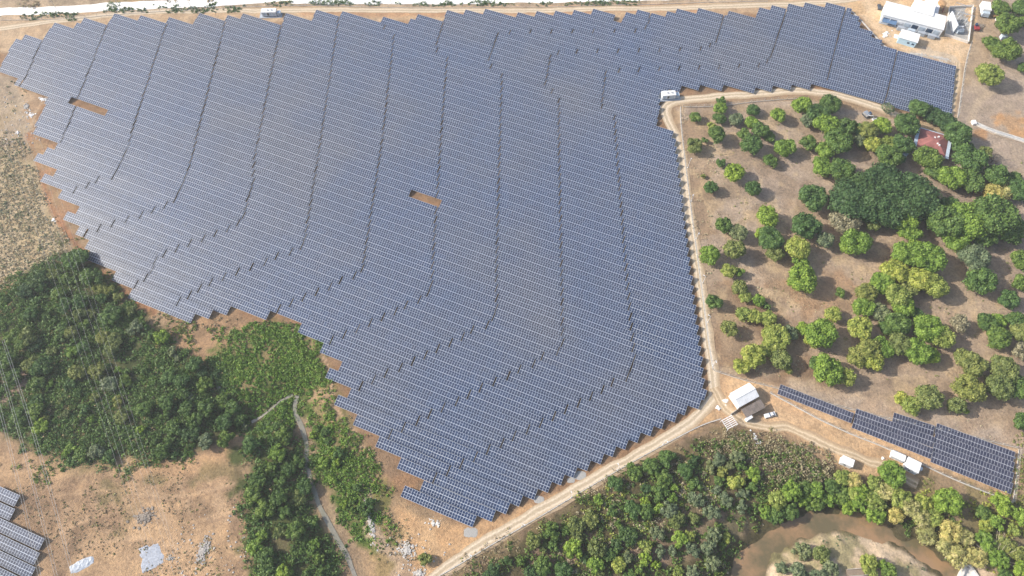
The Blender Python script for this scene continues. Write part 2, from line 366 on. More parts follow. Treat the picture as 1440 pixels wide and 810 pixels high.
# scrub below the bottom fence and the wooded bank
area([(600, 818), (740, 738), (860, 672), (1008, 596), (1060, 604), (1110, 618), (1150, 645), (1180, 670), (1100, 660), (1000, 640), (900, 670), (760, 750), (660, 830)], (.25, .19, .14), (.20, .17, .10), 1.5, 3)
area([(650, 830), (760, 740), (900, 655), (1000, 618), (1080, 630), (1180, 665), (1250, 690), (1300, 710), (1360, 760), (1380, 830), (1200, 830), (1020, 830)], (.085, .08, .045), (.12, .11, .065), 2, 5)
area([(895, 745), (930, 740), (940, 785), (905, 800), (880, 775)], (.24, .18, .145), (.29, .23, .18), 2, 4)
area([(745, 765), (800, 735), (835, 760), (800, 810), (745, 800)], (.22, .17, .13), None, 2, 4)
area([(940, 690), (1040, 690), (1060, 740), (1010, 780), (950, 790), (930, 740)], (.20, .165, .12), (.15, .14, .09), 2, 5)
area([(990, 700), (1030, 725), (1010, 735), (980, 712)], (.27, .21, .16), None, 1.5, 3)
area([(975, 640), (1060, 640), (1080, 660), (1010, 665), (970, 690), (930, 690)], (.18, .15, .11), (.12, .11, .07), 2, 5)
area([(1370, 700), (1560, 690), (1560, 830), (1380, 830), (1350, 760)], (.17, .16, .085), (.26, .22, .14), 2, 5, .8)
# sand bar inside the bend
area([(1072, 830), (1085, 795), (1100, 778), (1124, 762), (1152, 752), (1182, 750), (1212, 755), (1242, 764), (1272, 780), (1300, 798), (1318, 815), (1325, 840)], (.56, .48, .38), (.46, .39, .29), 1, 2, 1, None, RIVER_Z)
patches([(1090, 770), (1180, 748), (1240, 762), (1300, 800), (1300, 830), (1080, 830)], (.27, .27, .15), .57, .7, n2)
area([(1357, 795), (1375, 775), (1400, 790), (1400, 815), (1375, 812)], (.50, .42, .34), None, 1, 2, .9)
sr = sd_poly(RIVER, xs, ys) + 1.2 + (fbm(xs, ys, 5, 3) - .5) * 6; blend((1 - sstep(-1.0, 1.2, sr)), (.22, .15, .09))
col *= np.array([.95, .865, .77])[None, :]
col *= (0.90 + .2 * fbm(xs + 900, ys, 3.0, 4))[:, None] * (0.93 + .14 * n1)[:, None]
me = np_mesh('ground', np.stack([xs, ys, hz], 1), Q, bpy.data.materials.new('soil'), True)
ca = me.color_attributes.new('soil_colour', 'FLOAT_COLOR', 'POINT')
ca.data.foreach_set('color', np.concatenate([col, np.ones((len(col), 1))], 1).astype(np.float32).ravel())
m = me.materials[0]; m.use_nodes = True; nt = m.node_tree; b = nt.nodes['Principled BSDF']
at = N(nt, 'ShaderNodeAttribute', attribute_name='soil_colour')
a1 = ramp(nt, noise(nt, .9, 6, .75), [(.3, (.62, .60, .58)), (.5, (1, 1, 1)), (.72, (1.32, 1.28, 1.2))])
a2 = ramp(nt, noise(nt, .16, 5, .7), [(.32, (.74, .73, .72)), (.5, (.98, .97, .96)), (.68, (1.16, 1.12, 1.05))])
c = mul(nt, mul(nt, at.outputs['Color'], a1), a2)
nt.links.new(c, b.inputs['Base Color']); b.inputs['Roughness'].default_value = .95; b.inputs['Specular IOR Level'].default_value = .15
bump(nt, b, noise(nt, 1.1, 6, .75), .9, .5)
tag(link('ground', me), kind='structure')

def ribbon(name, P, wd, mat, dz=.06, cross=5, jag=.25, flat=None):
    P = spline(P, 2.0); V = []; Qs = []; n = cross
    for i, p in enumerate(P):
        t = P[min(i + 1, len(P) - 1)] - P[max(i - 1, 0)]; t = t[:2] / (np.linalg.norm(t[:2]) + 1e-9); s = np.array([-t[1], t[0]])
        wl = wd / 2 * (1 + jag * (float(fbm(p[0], p[1], 6, 2)) - .5) * 2); wr = wd / 2 * (1 + jag * (float(fbm(p[0] + 50, p[1], 6, 2)) - .5) * 2)
        for k in range(n):
            a = -wl + (wl + wr) * k / (n - 1); q = p[:2] + s * a
            V.append((q[0], q[1], (float(hgt(q[0], q[1])) + dz) if flat is None else flat(p)))
    for i in range(len(P) - 1):
        for k in range(n - 1): Qs.append((i * n + k, (i + 1) * n + k, (i + 1) * n + k + 1, i * n + k + 1))
    me = np_mesh(name, V, Qs, mat, True)
    uv = me.uv_layers.new(name='lane'); L = np.zeros((len(Qs) * 4, 2), np.float32); Vq = np.array(Qs).ravel()
    L[:, 0] = (Vq % n) / (n - 1); L[:, 1] = Vq // n; uv.data.foreach_set('uv', L.ravel())
    return tag(link(name, me), kind='structure')
def road_mat(name, c1, c2, edge):
    m, nt, b = new_mat(name)
    uv = N(nt, 'ShaderNodeUVMap', uv_map='lane'); sx = N(nt, 'ShaderNodeSeparateXYZ'); nt.links.new(uv.outputs[0], sx.inputs[0])
    ad = N(nt, 'ShaderNodeMath', operation='MULTIPLY_ADD'); nt.links.new(noise(nt, .5, 3), ad.inputs[0]); ad.inputs[1].default_value = .22; nt.links.new(sx.outputs[0], ad.inputs[2])
    tr = ramp(nt, ad.outputs[0], [(.08, edge), (.24, c1), (.33, c2), (.43, tuple(x * .84 for x in c1)), (.56, tuple(x * .84 for x in c1)), (.68, c2), (.80, c1), (.98, edge)])
    v = ramp(nt, noise(nt, 1.3, 6, .75), [(.3, (.76, .74, .72)), (.7, (1.2, 1.2, 1.18))])
    nt.links.new(mul(nt, tr, v), b.inputs['Base Color']); b.inputs['Roughness'].default_value = .95; b.inputs['Specular IOR Level'].default_value = .1
    bump(nt, b, noise(nt, 1.5, 5, .7), .5, .2); return m
RM = road_mat('packed_tan_dirt', (.47, .355, .23), (.58, .46, .32), (.38, .27, .17))
RM2 = road_mat('pale_packed_dirt', (.51, .41, .29), (.63, .525, .40), (.40, .30, .20))
ribbon('dirt_road', GP([(-60, 52), (0, 40), (60, 31), (120, 24), (200, 17), (300, 14), (400, 15), (500, 14), (620, 13), (720, 14), (850, 12), (960, 11), (1080, 6), (1180, 1), (1260, -12)]), 4.6, RM2)
ribbon('dirt_road', GP([(1348, 88), (1348, 110), (1342, 135), (1339, 160), (1336, 175)]), 4.0, RM, .07)
ribbon('dirt_road', GP([(1275, 168), (1230, 150), (1190, 137), (1140, 129), (1090, 130), (1040, 134), (990, 138), (950, 143), (936, 152), (938, 166), (948, 185), (957, 215), (962, 250), (967, 290), (976, 340), (984, 390), (991, 440), (998, 490), (1004, 530), (1002, 560), (975, 592), (930, 622), (870, 656), (800, 696), (720, 742), (650, 785), (590, 830)]), 5.2, RM2, .06)
ribbon('dirt_road', GP([(1004, 545), (1020, 575), (1060, 598), (1100, 600), (1135, 612), (1165, 628), (1200, 640), (1240, 655), (1290, 682)]), 4.4, RM, .10, 5, .5)
M['white_road'] = plain('bleached_white_road', (.80, .77, .72), .95, 0, .06, .6)
ribbon('white_road', GP([(-60, 26), (0, 17), (60, 15), (125, 11), (190, 8), (250, 5), (330, 1), (420, -4), (520, -12)]), 6.5, M['white_road'], .05)
ribbon('white_road', GP([(410, 0), (470, 1), (560, 0), (680, -1), (800, -3), (950, -6), (1100, -12)]), 6.5, M['white_road'], .06)

# water
def water_mat(name, c1, c2, rough=.12):
    m, nt, b = new_mat(name)
    nt.links.new(ramp(nt, noise(nt, .07, 7, .68), [(.40, c1), (.60, c2)]), b.inputs['Base Color'])
    b.inputs['Roughness'].default_value = rough; b.inputs['Specular IOR Level'].default_value = .5
    bump(nt, b, noise(nt, .8, 4, .6), .12, .2); return m
mb = MB()
import mathutils
RO = []
for i, p in enumerate(RIVER):
    d = RIVER[(i + 1) % len(RIVER)] - RIVER[i - 1]; nn = np.array([d[1], -d[0]]) / np.linalg.norm(d)
    q = p + nn * 3.5
    if float(sd_poly(RIVER, q[:1], q[1:])[0]) < 0: q = p - nn * 3.5
    RO.append(q)
tri = mathutils.geometry.tessellate_polygon([[Vector((p[0], p[1], 0)) for p in RO]])
for t in tri: mb.face([(*RO[i], RIVER_Z) for i in t])
rv = mb.build('river_water', water_mat('muddy_brown_water', (.29, .18, .095), (.13, .105, .055))); tag(rv, kind='structure')
if rv.data.polygons[0].normal.z < 0: rv.data.flip_normals()
WM = water_mat('shallow_grey_green_water', (.20, .19, .13), (.27, .24, .20), .2)
def sflat(off): return lambda p: float(hgt(p[0], p[1])) + off
ribbon('stream_water', [p for p in STREAM_A[::3]], 1.7, WM, .12, 4, .5, sflat(.14))
ribbon('stream_water', [p for p in STREAM_B[::3]], 1.2, WM, .12, 4, .5, sflat(.14))
ribbon('stream_water', [p for p in GP([(302, 534), (307, 544), (313, 556), (318, 566)], -1.2)], 1.3, WM, .12, 4, .3, sflat(.16))

# ------------------------------------------------------------------ solar tables
YAW = R(22.2); E_ = np.array([math.cos(YAW), -math.sin(YAW)]); N_ = np.array([-math.sin(YAW), -math.cos(YAW)])
COLW = 1.137; MODL = 2.18; TILT = R(13); LOWZ = .85; PITCH = 4.545
def panel_mat(half=True):
    m, nt, b = new_mat('photovoltaic_glass')
    uv = N(nt, 'ShaderNodeUVMap', uv_map='cells'); s = N(nt, 'ShaderNodeSeparateXYZ'); nt.links.new(uv.outputs[0], s.inputs[0])
    def M1(op, a, v=None, v2=None):
        n = N(nt, 'ShaderNodeMath', operation=op)
        if isinstance(a, (int, float)): n.inputs[0].default_value = a
        else: nt.links.new(a, n.inputs[0])
        if v is not None:
            if isinstance(v, (int, float)): n.inputs[1].default_value = v
            else: nt.links.new(v, n.inputs[1])
        if v2 is not None: n.inputs[2].default_value = v2
        return n.outputs[0]
    u = s.outputs[0]; v = s.outputs[1]
    fu = M1('FRACT', u); fv = M1('FRACT', v)
    eu = M1('ABSOLUTE', M1('SUBTRACT', fu, .5)); ev = M1('ABSOLUTE', M1('SUBTRACT', fv, .5))
    lu = M1('GREATER_THAN', eu, .450); lv = M1('GREATER_THAN', ev, .460)
    mid = M1('LESS_THAN', ev, .014 if half else -1)
    # chamfered corners of the two cell blocks
    q = M1('MULTIPLY', M1('ABSOLUTE', M1('SUBTRACT', ev, .25)), 2.0)
    ch = M1('GREATER_THAN', M1('ADD', q, eu), .905 if half else 5)
    line = M1('MAXIMUM', M1('MAXIMUM', lu, lv), M1('MAXIMUM', mid, ch))
    # one tone per module
    cmb = N(nt, 'ShaderNodeCombineXYZ'); nt.links.new(M1('FLOOR', u), cmb.inputs[0]); nt.links.new(M1('FLOOR', v), cmb.inputs[1])
    oi = N(nt, 'ShaderNodeObjectInfo'); nt.links.new(M1('MULTIPLY', oi.outputs['Random'], 97.0), cmb.inputs[2])
    wn = N(nt, 'ShaderNodeTexWhiteNoise'); nt.links.new(cmb.outputs[0], wn.inputs[0])
    tone = ramp(nt, wn.outputs[0], [(0, (.72, .74, .80)), (.6, (1, 1, 1)), (1, (1.35, 1.28, 1.18))])
    dust = ramp(nt, noise(nt, .011, 3, .6), [(.38, (.011, .029, .080)), (.5, (.017, .031, .072)), (.62, (.036, .042, .066))] if half else [(.35, (.040, .043, .068)), (.65, (.046, .048, .074))])
    cell = mul(nt, dust, tone)
    ft = ramp(nt, noise(nt, .05, 3, .6), [(.3, (.43, .48, .56)), (.7, (.49, .52, .57))] if half else [(.3, (.33, .34, .38)), (.7, (.38, .39, .42))])
    mx = N(nt, 'ShaderNodeMix', data_type='RGBA'); nt.links.new(line, mx.inputs['Factor']); nt.links.new(cell, mx.inputs[6]); nt.links.new(ft, mx.inputs[7])
    nt.links.new(mx.outputs[2], b.inputs['Base Color'])
    rr_ = N(nt, 'ShaderNodeMix'); nt.links.new(line, rr_.inputs['Factor']); rr_.inputs[2].default_value = .35; rr_.inputs[3].default_value = .5; nt.links.new(rr_.outputs[0], b.inputs['Roughness']); b.inputs['Specular IOR Level'].default_value = .38
    return m
PV = panel_mat(); PV2 = panel_mat(False)
_pm = {}
def row_mesh(n, which, mat=None):
    """one row of n modules lying in the table's own plane; which 0 lower, 1 upper"""
    key = (n, which, mat is None); mat = mat or PV
    if key in _pm: return _pm[key]
    y0 = .0 if which == 0 else MODL + .02; y1 = y0 + MODL; W = n * COLW; ct, st = math.cos(TILT), math.sin(TILT)
    def P(x, y, t): return (x, y * ct - t * st, LOWZ + y * st + t * ct)
    v = [P(0, y0, 0), P(W, y0, 0), P(W, y1, 0), P(0, y1, 0), P(0, y0, .05), P(W, y0, .05), P(W, y1, .05), P(0, y1, .05)]
    f = [(4, 5, 6, 7), (3, 2, 1, 0), (0, 1, 5, 4), (1, 2, 6, 5), (2, 3, 7, 6), (3, 0, 4, 7)]
    me = bpy.data.meshes.new('module_row'); me.from_pydata(v, [], f); me.materials.append(mat); me.materials.append(M['steel'])
    for p in me.polygons[1:]: p.material_index = 1
    uv = me.uv_layers.new(name='cells')
    for li, c in zip(me.polygons[0].loop_indices, [(0, which), (n, which), (n, which + .99999), (0, which + .99999)]): uv.data[li].uv = c
    _pm[key] = me; return me
def frame_mesh(n):
    key = (n, 'f')
    if key in _pm: return _pm[key]
    W = n * COLW; ct, st = math.cos(TILT), math.sin(TILT); mb = MB()
    for y in (.45, 1.65, 2.65, 3.85):
        a = lambda x, yy, t: (x, yy * ct - t * st, LOWZ + yy * st + t * ct)
        mb.hexa([a(-.06, y - .03, -.1), a(W + .06, y - .03, -.1), a(W + .06, y + .03, -.1), a(-.06, y + .03, -.1), a(-.06, y - .03, -.01), a(W + .06, y - .03, -.01), a(W + .06, y + .03, -.01), a(-.06, y + .03, -.01)])
    k = max(2, round(W / 4.5))
    for i in range(k):
        x = .6 + (W - 1.2) * i / (k - 1)
        mb.hexa([a(x - .04, .3, -.2), a(x + .04, .3, -.2), a(x + .04, 4.0, -.2), a(x - .04, 4.0, -.2), a(x - .04, .3, -.11), a(x + .04, .3, -.11), a(x + .04, 4.0, -.11), a(x - .04, 4.0, -.11)])
    _pm[key] = mb.mesh('support_frame', M['steel']); return _pm[key]
mb = MB(); mb.tube((0, 0, -.2), (0, 0, 1.0), .06, .06, 6); POST = mb.mesh('post', M['steel'])
N_TABLE = [0]
def table(origin, yaw, n, sx, z, label, group, dt=0.0, mat=None):
    t = empty('solar_table', (origin[0], origin[1], z), -yaw, label, 'solar panel table', group)
    N_TABLE[0] += 1
    for which in (0, 1):
        r = link('module_row', row_mesh(n, which, mat), t); r.scale = (sx, 1, 1); r.rotation_euler = (dt, 0, 0)
    f = link('support_frame', frame_mesh(n), t); f.scale = (sx, 1, 1); f.rotation_euler = (dt, 0, 0)
    W = n * COLW * sx
    for i in range(4):
        p = link('post', POST, t); p.location = (.6 + (W - 1.2) * i / 3, 2.2, 0)
    return t

T = [(664, 743), (691, 735), (712, 723), (730, 713), (751, 703), (771, 692), (789, 682), (807, 672), (826, 662), (845, 652), (862, 642), (880, 632), (897, 622), (915, 613), (931, 603), (949, 595), (963, 585), (982, 577), (990, 565), (987, 548), (986, 531), (984.8, 515.6), (983, 500.7), (981, 487.4), (978.9, 472.6), (976.7, 458.5), (975.2, 443), (973.7, 428.9), (972.2, 415.6), (971, 401), (968.1, 387.8), (967.4, 374.4), (966, 361), (964.4, 348.5), (963, 335.2), (961.5, 322.6), (960, 310.7), (957.8, 298), (957.5, 287.5), (955, 274.6), (954.4, 262.8), (952.6, 250.5), (952, 240.6), (950.1, 230), (948.3, 219), (947.7, 207.9), (944, 195.5)]
TG = [G(u, v, LOWZ) for u, v in T]
S = np.array([float(N_ @ p) for p in TG]); cc = np.polyfit(np.arange(47), S, 1); S0 = cc[1]; PITCH = -cc[0]
tops = [(1160, 8), (1131, 7), (1108, 8), (1085, 10), (1067, 12), (1025, 16), (982, 11), (939, 14), (895, 17), (879, 21), (834, 15), (808, 15), (783, 15), (757, 15), (731, 16), (708, 17), (681, 16), (654, 16), (628, 16), (587, 21), (540, 23), (504, 18), (481, 17), (444, 14), (402, 18), (360, 25)]
left_b = [(26, 51), (16, 64), (9, 78), (1, 92), (-1, 99.4), (26.7, 108.7), (20.5, 117.8), (70, 136.7), (60, 146), (66, 148), (56, 158), (58, 160), (52, 167), (54, 169), (47, 179), (50, 181), (43, 189), (76, 203), (80, 206.8), (74.7, 214.3), (57.6, 211.8), (50, 220.6), (84, 236), (82.7, 238), (74.7, 245.6), (65.7, 245.6), (56.6, 253.9), (87.7, 268.7), (81, 277), (110, 293), (110, 295), (102.8, 303), (92.7, 302.7), (83.7, 310.8), (119, 328.3), (110.8, 337), (130.3, 347), (130.3, 349), (122.8, 359), (166.7, 380), (158.4, 389.7), (186, 405), (180.5, 417), (268.7, 452.7), (275.7, 441), (295.5, 446.7), (302, 434.7), (301, 432.7), (376, 463), (382, 436.5), (396, 438), (425.5, 453.5), (420.5, 463.5), (456, 481), (450.7, 492), (482.5, 509), (476, 519), (463.7, 518.5), (457, 529), (493.7, 547), (488, 558.5), (476, 556.5), (469, 568), (502, 584.7), (495, 596.5), (525, 597), (520, 608), (532.5, 616), (527.5, 629), (563.7, 646.7), (555, 658.7), (594.5, 678.5), (590, 690.5), (567.5, 686.7), (561, 700.5)]
left_b[48] = (376, 447)
right_t = [(948, 200), (945, 196), (936, 188), (926, 184), (924, 172), (926, 160), (929, 150), (926, 140), (929, 127), (954, 132), (958, 123.7), (981, 130.8), (984, 123), (1012, 130), (1017, 122.6), (1036, 128), (1040, 122), (1061, 128), (1065, 121), (1086, 125), (1090, 118), (1112, 124), (1115, 118), (1139, 124), (1144, 114), (1146.4, 117.8), (1274, 156), (1337, 172), (1344, 94.7), (1260, 73), (1240, 65), (1239, 55), (1226, 50.4), (1225, 41.6), (1209, 38), (1207, 28.6), (1197, 25), (1197, 17.2)]
poly = list(left_b) + [(664, 745)] + T[1:] + right_t
for i, t in enumerate(tops):
    poly.append(t)
    if i + 1 < len(tops):
        u2, v2 = tops[i + 1]; du = t[0] - u2
        poly.append((t[0] - min(5, du * .3), max(t[1], v2) + min(9, 4 + (du - 20) * .25)))
poly += [(322, 22), (313, 31), (281, 19), (272, 33), (239, 25), (232, 33), (200, 23), (193, 27), (162, 20), (150, 36), (118, 28), (100, 40), (75, 34), (58, 59)]
OUT = [G(u, v, 1.1) for u, v in poly]
chains = [
 [(60, 55), (36, 110), (20, 130)], [(156, 25), (150, 38), (111, 135), (106, 153), (89, 193), (80, 210)],
 [(240, 20), (233, 38), (188, 178), (180, 209), (159, 250), (139, 252), (124, 260), (105, 268), (90, 275)],
 [(322, 20), (316, 35), (276, 195), (274, 209), (261, 250), (244, 286), (223, 291), (209, 299), (191, 306), (170, 311), (151, 318), (133, 323), (110, 333)],
 [(399, 25), (395, 38), (379, 115), (365, 188), (358, 223), (356, 258), (348, 283), (345, 300), (331, 320), (311, 323), (296, 333), (278, 338), (258, 346), (241, 353), (221, 361), (212, 386), (202, 393), (190, 402)],
 [(478, 20), (476, 28), (451, 198), (428, 343), (419, 353), (396, 356), (381, 366), (363, 373), (345, 378), (325, 386), (308, 392), (290, 400), (250, 425)],
 [(538, 20), (538, 36), (554, 51), (538, 195), (510, 378), (505, 386), (484, 391), (470, 401), (452, 408), (435, 415), (416, 423), (397, 432), (370, 445)],
 [(624, 20), (622, 37), (612, 68), (629, 80), (620, 195), (607, 400), (600, 419), (576, 425), (564, 435), (546, 443), (527, 451), (509, 460), (490, 468), (470, 477), (450, 485)],
 [(915, 15), (912, 32), (905, 43), (725, 45), (701, 46), (686, 88), (706, 108), (703, 195), (698, 388), (699, 431), (691, 456), (667, 461), (656, 471), (637, 481), (620, 488), (601, 498), (585, 506), (565, 516), (546, 523), (527, 533), (509, 542), (490, 550)],
 [(1020, 12), (1013, 40), (1006, 61), (985, 69), (801, 73), (775, 75), (767, 118), (786, 140), (786, 195), (790, 396), (791, 486), (784, 495), (762, 501), (750, 512), (732, 518), (716, 528), (697, 536), (680, 543), (662, 553), (645, 563), (625, 572), (606, 581), (587, 592), (567, 601), (545, 612)],
 [(1108, 8), (1082, 85), (1067, 92), (852, 100), (846, 150), (864, 163), (866, 198), (881, 386), (892, 506), (882, 531), (860, 538), (847, 548), (830, 558), (812, 568), (795, 576), (779, 585), (760, 595), (744, 603), (722, 613), (706, 623), (687, 632), (669, 642), (647, 653), (629, 663), (610, 673), (590, 683)],
 [(1190, 10), (1184, 30), (1163, 112)], [(1262, 70), (1246, 137), (1240, 150)]]
CH = [[G(u, v, 1.1) for u, v in c] for c in chains]
holes = [[(102, 137), (154, 155), (146, 164), (96, 146)], [(576, 271), (619, 288), (613, 298), (573, 281)]]
HO = [[G(u, v, .9) for u, v in c] for c in holes]
def crossings(P, s, closed):
    out = []; n = len(P)
    for i in range(n if closed else n - 1):
        a = P[i]; c = P[(i + 1) % n]; sa = float(N_ @ a) - s; sc = float(N_ @ c) - s
        if (sa > 0) != (sc > 0):
            t = sa / (sa - sc); out.append(float(E_ @ (a + t * (c - a))))
    return sorted(out)
LAY = []
for k in range(0, 78):
    sn = S0 - k * PITCH; sm = sn - PITCH * .5
    xs_ = crossings(OUT, sm, True)
    if k <= 46 and xs_: xs_[-1] = float(E_ @ TG[k])
    segs = [(xs_[i], xs_[i + 1]) for i in range(0, len(xs_) - 1, 2)]
    for hp in HO:
        kc = int((S0 - float(N_ @ np.mean(hp, axis=0))) / PITCH)
        hc = [float(E_ @ (hp[0] + hp[3]) / 2), float(E_ @ (hp[1] + hp[2]) / 2)]
        if kc == k:
            new = []
            for a, c in segs:
                if a < hc[0] and c > hc[1]: new += [(a, hc[0]), (hc[1], c)]
                else: new.append((a, c))
            segs = new
    # a merged row of short gaps between segments that are no gap in the photograph
    mg = []
    for a, c in segs:
        if mg and a - mg[-1][1] < 3: mg[-1] = (mg[-1][0], c)
        else: mg.append((a, c))
    row = []
    for a, c in mg:
        cut = [a - .15] + [x for P_ in CH for x in crossings(P_, sm, False) if a + 3 < x < c - 3] + [c + .15]; cut.sort()
        for x0, x1 in zip(cut[:-1], cut[1:]):
            L = x1 - x0 - .3
            if L < 2.2: continue
            g_ = random.uniform(.2, .55); row.append((x0 + .15 + g_ / 2, L - g_))
    for j, (x0, L) in enumerate(reversed(row)):
        n = max(2, round(L / COLW)); LAY.append((k, j + 1, len(row), x0, n, L / (n * COLW), sn))
def img_scale(p): return 1 / (SD * F * 1.0 + 0) if False else -float(p[1])
LAY.sort(key=lambda r: float((E_ * r[3] + N_ * r[6])[1]))
near, rest = LAY[:300], LAY[300:]
print('tables', len(LAY), 'rows', max(r[0] for r in LAY))
vrow = np.random.default_rng(3).random(100)
def pos_of(r):
    k, j, nj, x0, n, sx, sn = r
    o = E_ * x0 + N_ * sn
    z = (float(fbm(o[0], o[1], 60, 2)) - .5) * .5 + (vrow[k] - .5) * .45 + (random.random() - .5) * .25
    return o, z, (random.random() - .5) * R(2.0)
GRP = 'solar panel tables of the main field'
for r in near:
    k, j, nj, x0, n, sx, sn = r; o, z, dt = pos_of(r)
    row = f'{ordn(k + 1)} row up from the bottom tip'
    size = 'short ' if n < 20 else ''
    if nj == 1: lab = f'{size}solar table alone in the {row}'
    elif j == 1: lab = f'{size}solar table at the right end of the {row}'
    elif j == nj: lab = f'{size}solar table at the left end of the {row}'
    else: lab = f'{size}solar table, {ordn(j)} from the right in the {row}'
    table(o, YAW, n, sx, z, lab, GRP, dt)
# the far rows as one mass
V = []; FQ = []; UVs = []; MI = []
ct, st = math.cos(TILT), math.sin(TILT)
for ri, r in enumerate(rest):
    k, j, nj, x0, n, sx, sn = r; o, z, dt = pos_of(r); W = n * COLW * sx
    for which in (0, 1):
        y0 = 0 if which == 0 else MODL + .02; y1 = y0 + MODL
        def P(x, y, t):
            q = o + E_ * x - N_ * (y * ct - t * st); return (q[0], q[1], z + LOWZ + y * st + t * ct)
        b0 = len(V); V += [P(0, y0, 0), P(W, y0, 0), P(W, y1, 0), P(0, y1, 0), P(0, y0, .05), P(W, y0, .05), P(W, y1, .05), P(0, y1, .05)]
        for fi, f in enumerate([(4, 5, 6, 7), (3, 2, 1, 0), (0, 1, 5, 4), (1, 2, 6, 5), (2, 3, 7, 6), (3, 0, 4, 7)]):
            FQ.append(tuple(b0 + i for i in f)); MI.append(0 if fi == 0 else 1)
            UVs += [(ri * 31, which), (ri * 31 + n, which), (ri * 31 + n, which + .99999), (ri * 31, which + .99999)]
if rest:
    me = np_mesh('far_solar_tables', V, FQ, PV); me.materials.append(M['steel']); me.polygons.foreach_set('material_index', MI)
    uv = me.uv_layers.new(name='cells'); uv.data.foreach_set('uv', np.array(UVs, np.float32).ravel())
    tag(link('far_solar_tables', me), 'far rows of blue solar tables along the top dirt road', 'solar panel tables', None, 'stuff')
# small array on the right and the one cut by the left edge, each table from its lower left and lower right corner
def px_table(pl, pr, label, group, n=None, mat=None):
    a = G(*pl, LOWZ); c = G(*pr, LOWZ); d = c - a; L = float(np.linalg.norm(d)); n = n or max(2, round(L / COLW))
    table(a, -math.atan2(d[1], d[0]), n, L / (n * COLW), 0, label, group, 0, mat)
G2 = 'solar panel tables of the small plot'
px_table((1093, 554), (1196.5, 595.2), 'single solar table nearest the white shed, left end of the small plot', G2, None, PV2)
px_table((1254, 594.5), (1311.5, 613.5), 'short solar table topmost in the middle block of the small plot', G2, None, PV2)
px_table((1200.5, 588.6), (1311, 629.5), 'middle solar table in the middle block of the small plot', G2, None, PV2)
px_table((1197.5, 601.5), (1308.5, 645.5), 'lowest solar table in the middle block of the small plot', G2, None, PV2)
for i, nm in enumerate(('topmost', 'second from top', 'third from top', 'lowest')):
    t = (i + 1) / 4
    px_table((1316 - 8 * t, 596 + 53.5 * t), (1425.5 - 4.5 * t, 635.5 + 59.5 * t), f'{nm} solar table in the right block of the small plot', G2, None, PV2)
G3 = 'solar panel tables cut by the left edge'
lt = [((-14, 697), (20, 712.5)), ((-22, 716), (13, 732)), ((-50, 725), (54.5, 774)), ((-58, 744), (47.5, 794.5)), ((-66, 763), (41.5, 815)), ((-73, 783), (34, 836))]
for i, (a, c) in enumerate(lt):
    px_table(a, c, f'{["topmost short", "second short", "third", "fourth", "fifth", "lowest"][i]} solar table of the lone plot cut by the left edge', G3)

# ------------------------------------------------------------------ vegetation
_ico = None
def dome_core(lobes, k=.86):
    V = []; Qs = []; nu, nv = 9, 5
    for (c, r) in lobes:
        b = len(V)
        for j in range(nv + 1):
            th = math.pi * j / nv
            for i in range(nu):
                ph = 2 * math.pi * i / nu; q = r * k * (1 + .12 * math.sin(3 * ph + c[0]) * math.sin(2 * th))
                V.append((c[0] + q * math.sin(th) * math.cos(ph), c[1] + q * math.sin(th) * math.sin(ph), c[2] + q * .9 * math.cos(th)))
        for j in range(nv):
            for i in range(nu): Qs.append((b + j * nu + i, b + (j + 1) * nu + i, b + (j + 1) * nu + (i + 1) % nu, b + j * nu + (i + 1) % nu))
    return V, Qs
def leaf_quads(rng, P, D, size, flat=.5, aspect=1.0):
    n = len(P); d = D + rng.normal(0, flat, (n, 3)); d /= np.linalg.norm(d, axis=1)[:, None] + 1e-9
    a = np.cross(d, rng.normal(0, 1, (n, 3))); a /= np.linalg.norm(a, axis=1)[:, None] + 1e-9; c = np.cross(d, a)
    s = size * (.6 + .8 * rng.random((n, 1))); a = a * s * .5; c = c * s * .5 * aspect
    V = np.stack([P - a - c, P + a - c * .6, P + a * .8 + c, P - a * .7 + c * .8], 1).reshape(-1, 3)
    return V, np.arange(n * 4).reshape(n, 4)
_cm = {}
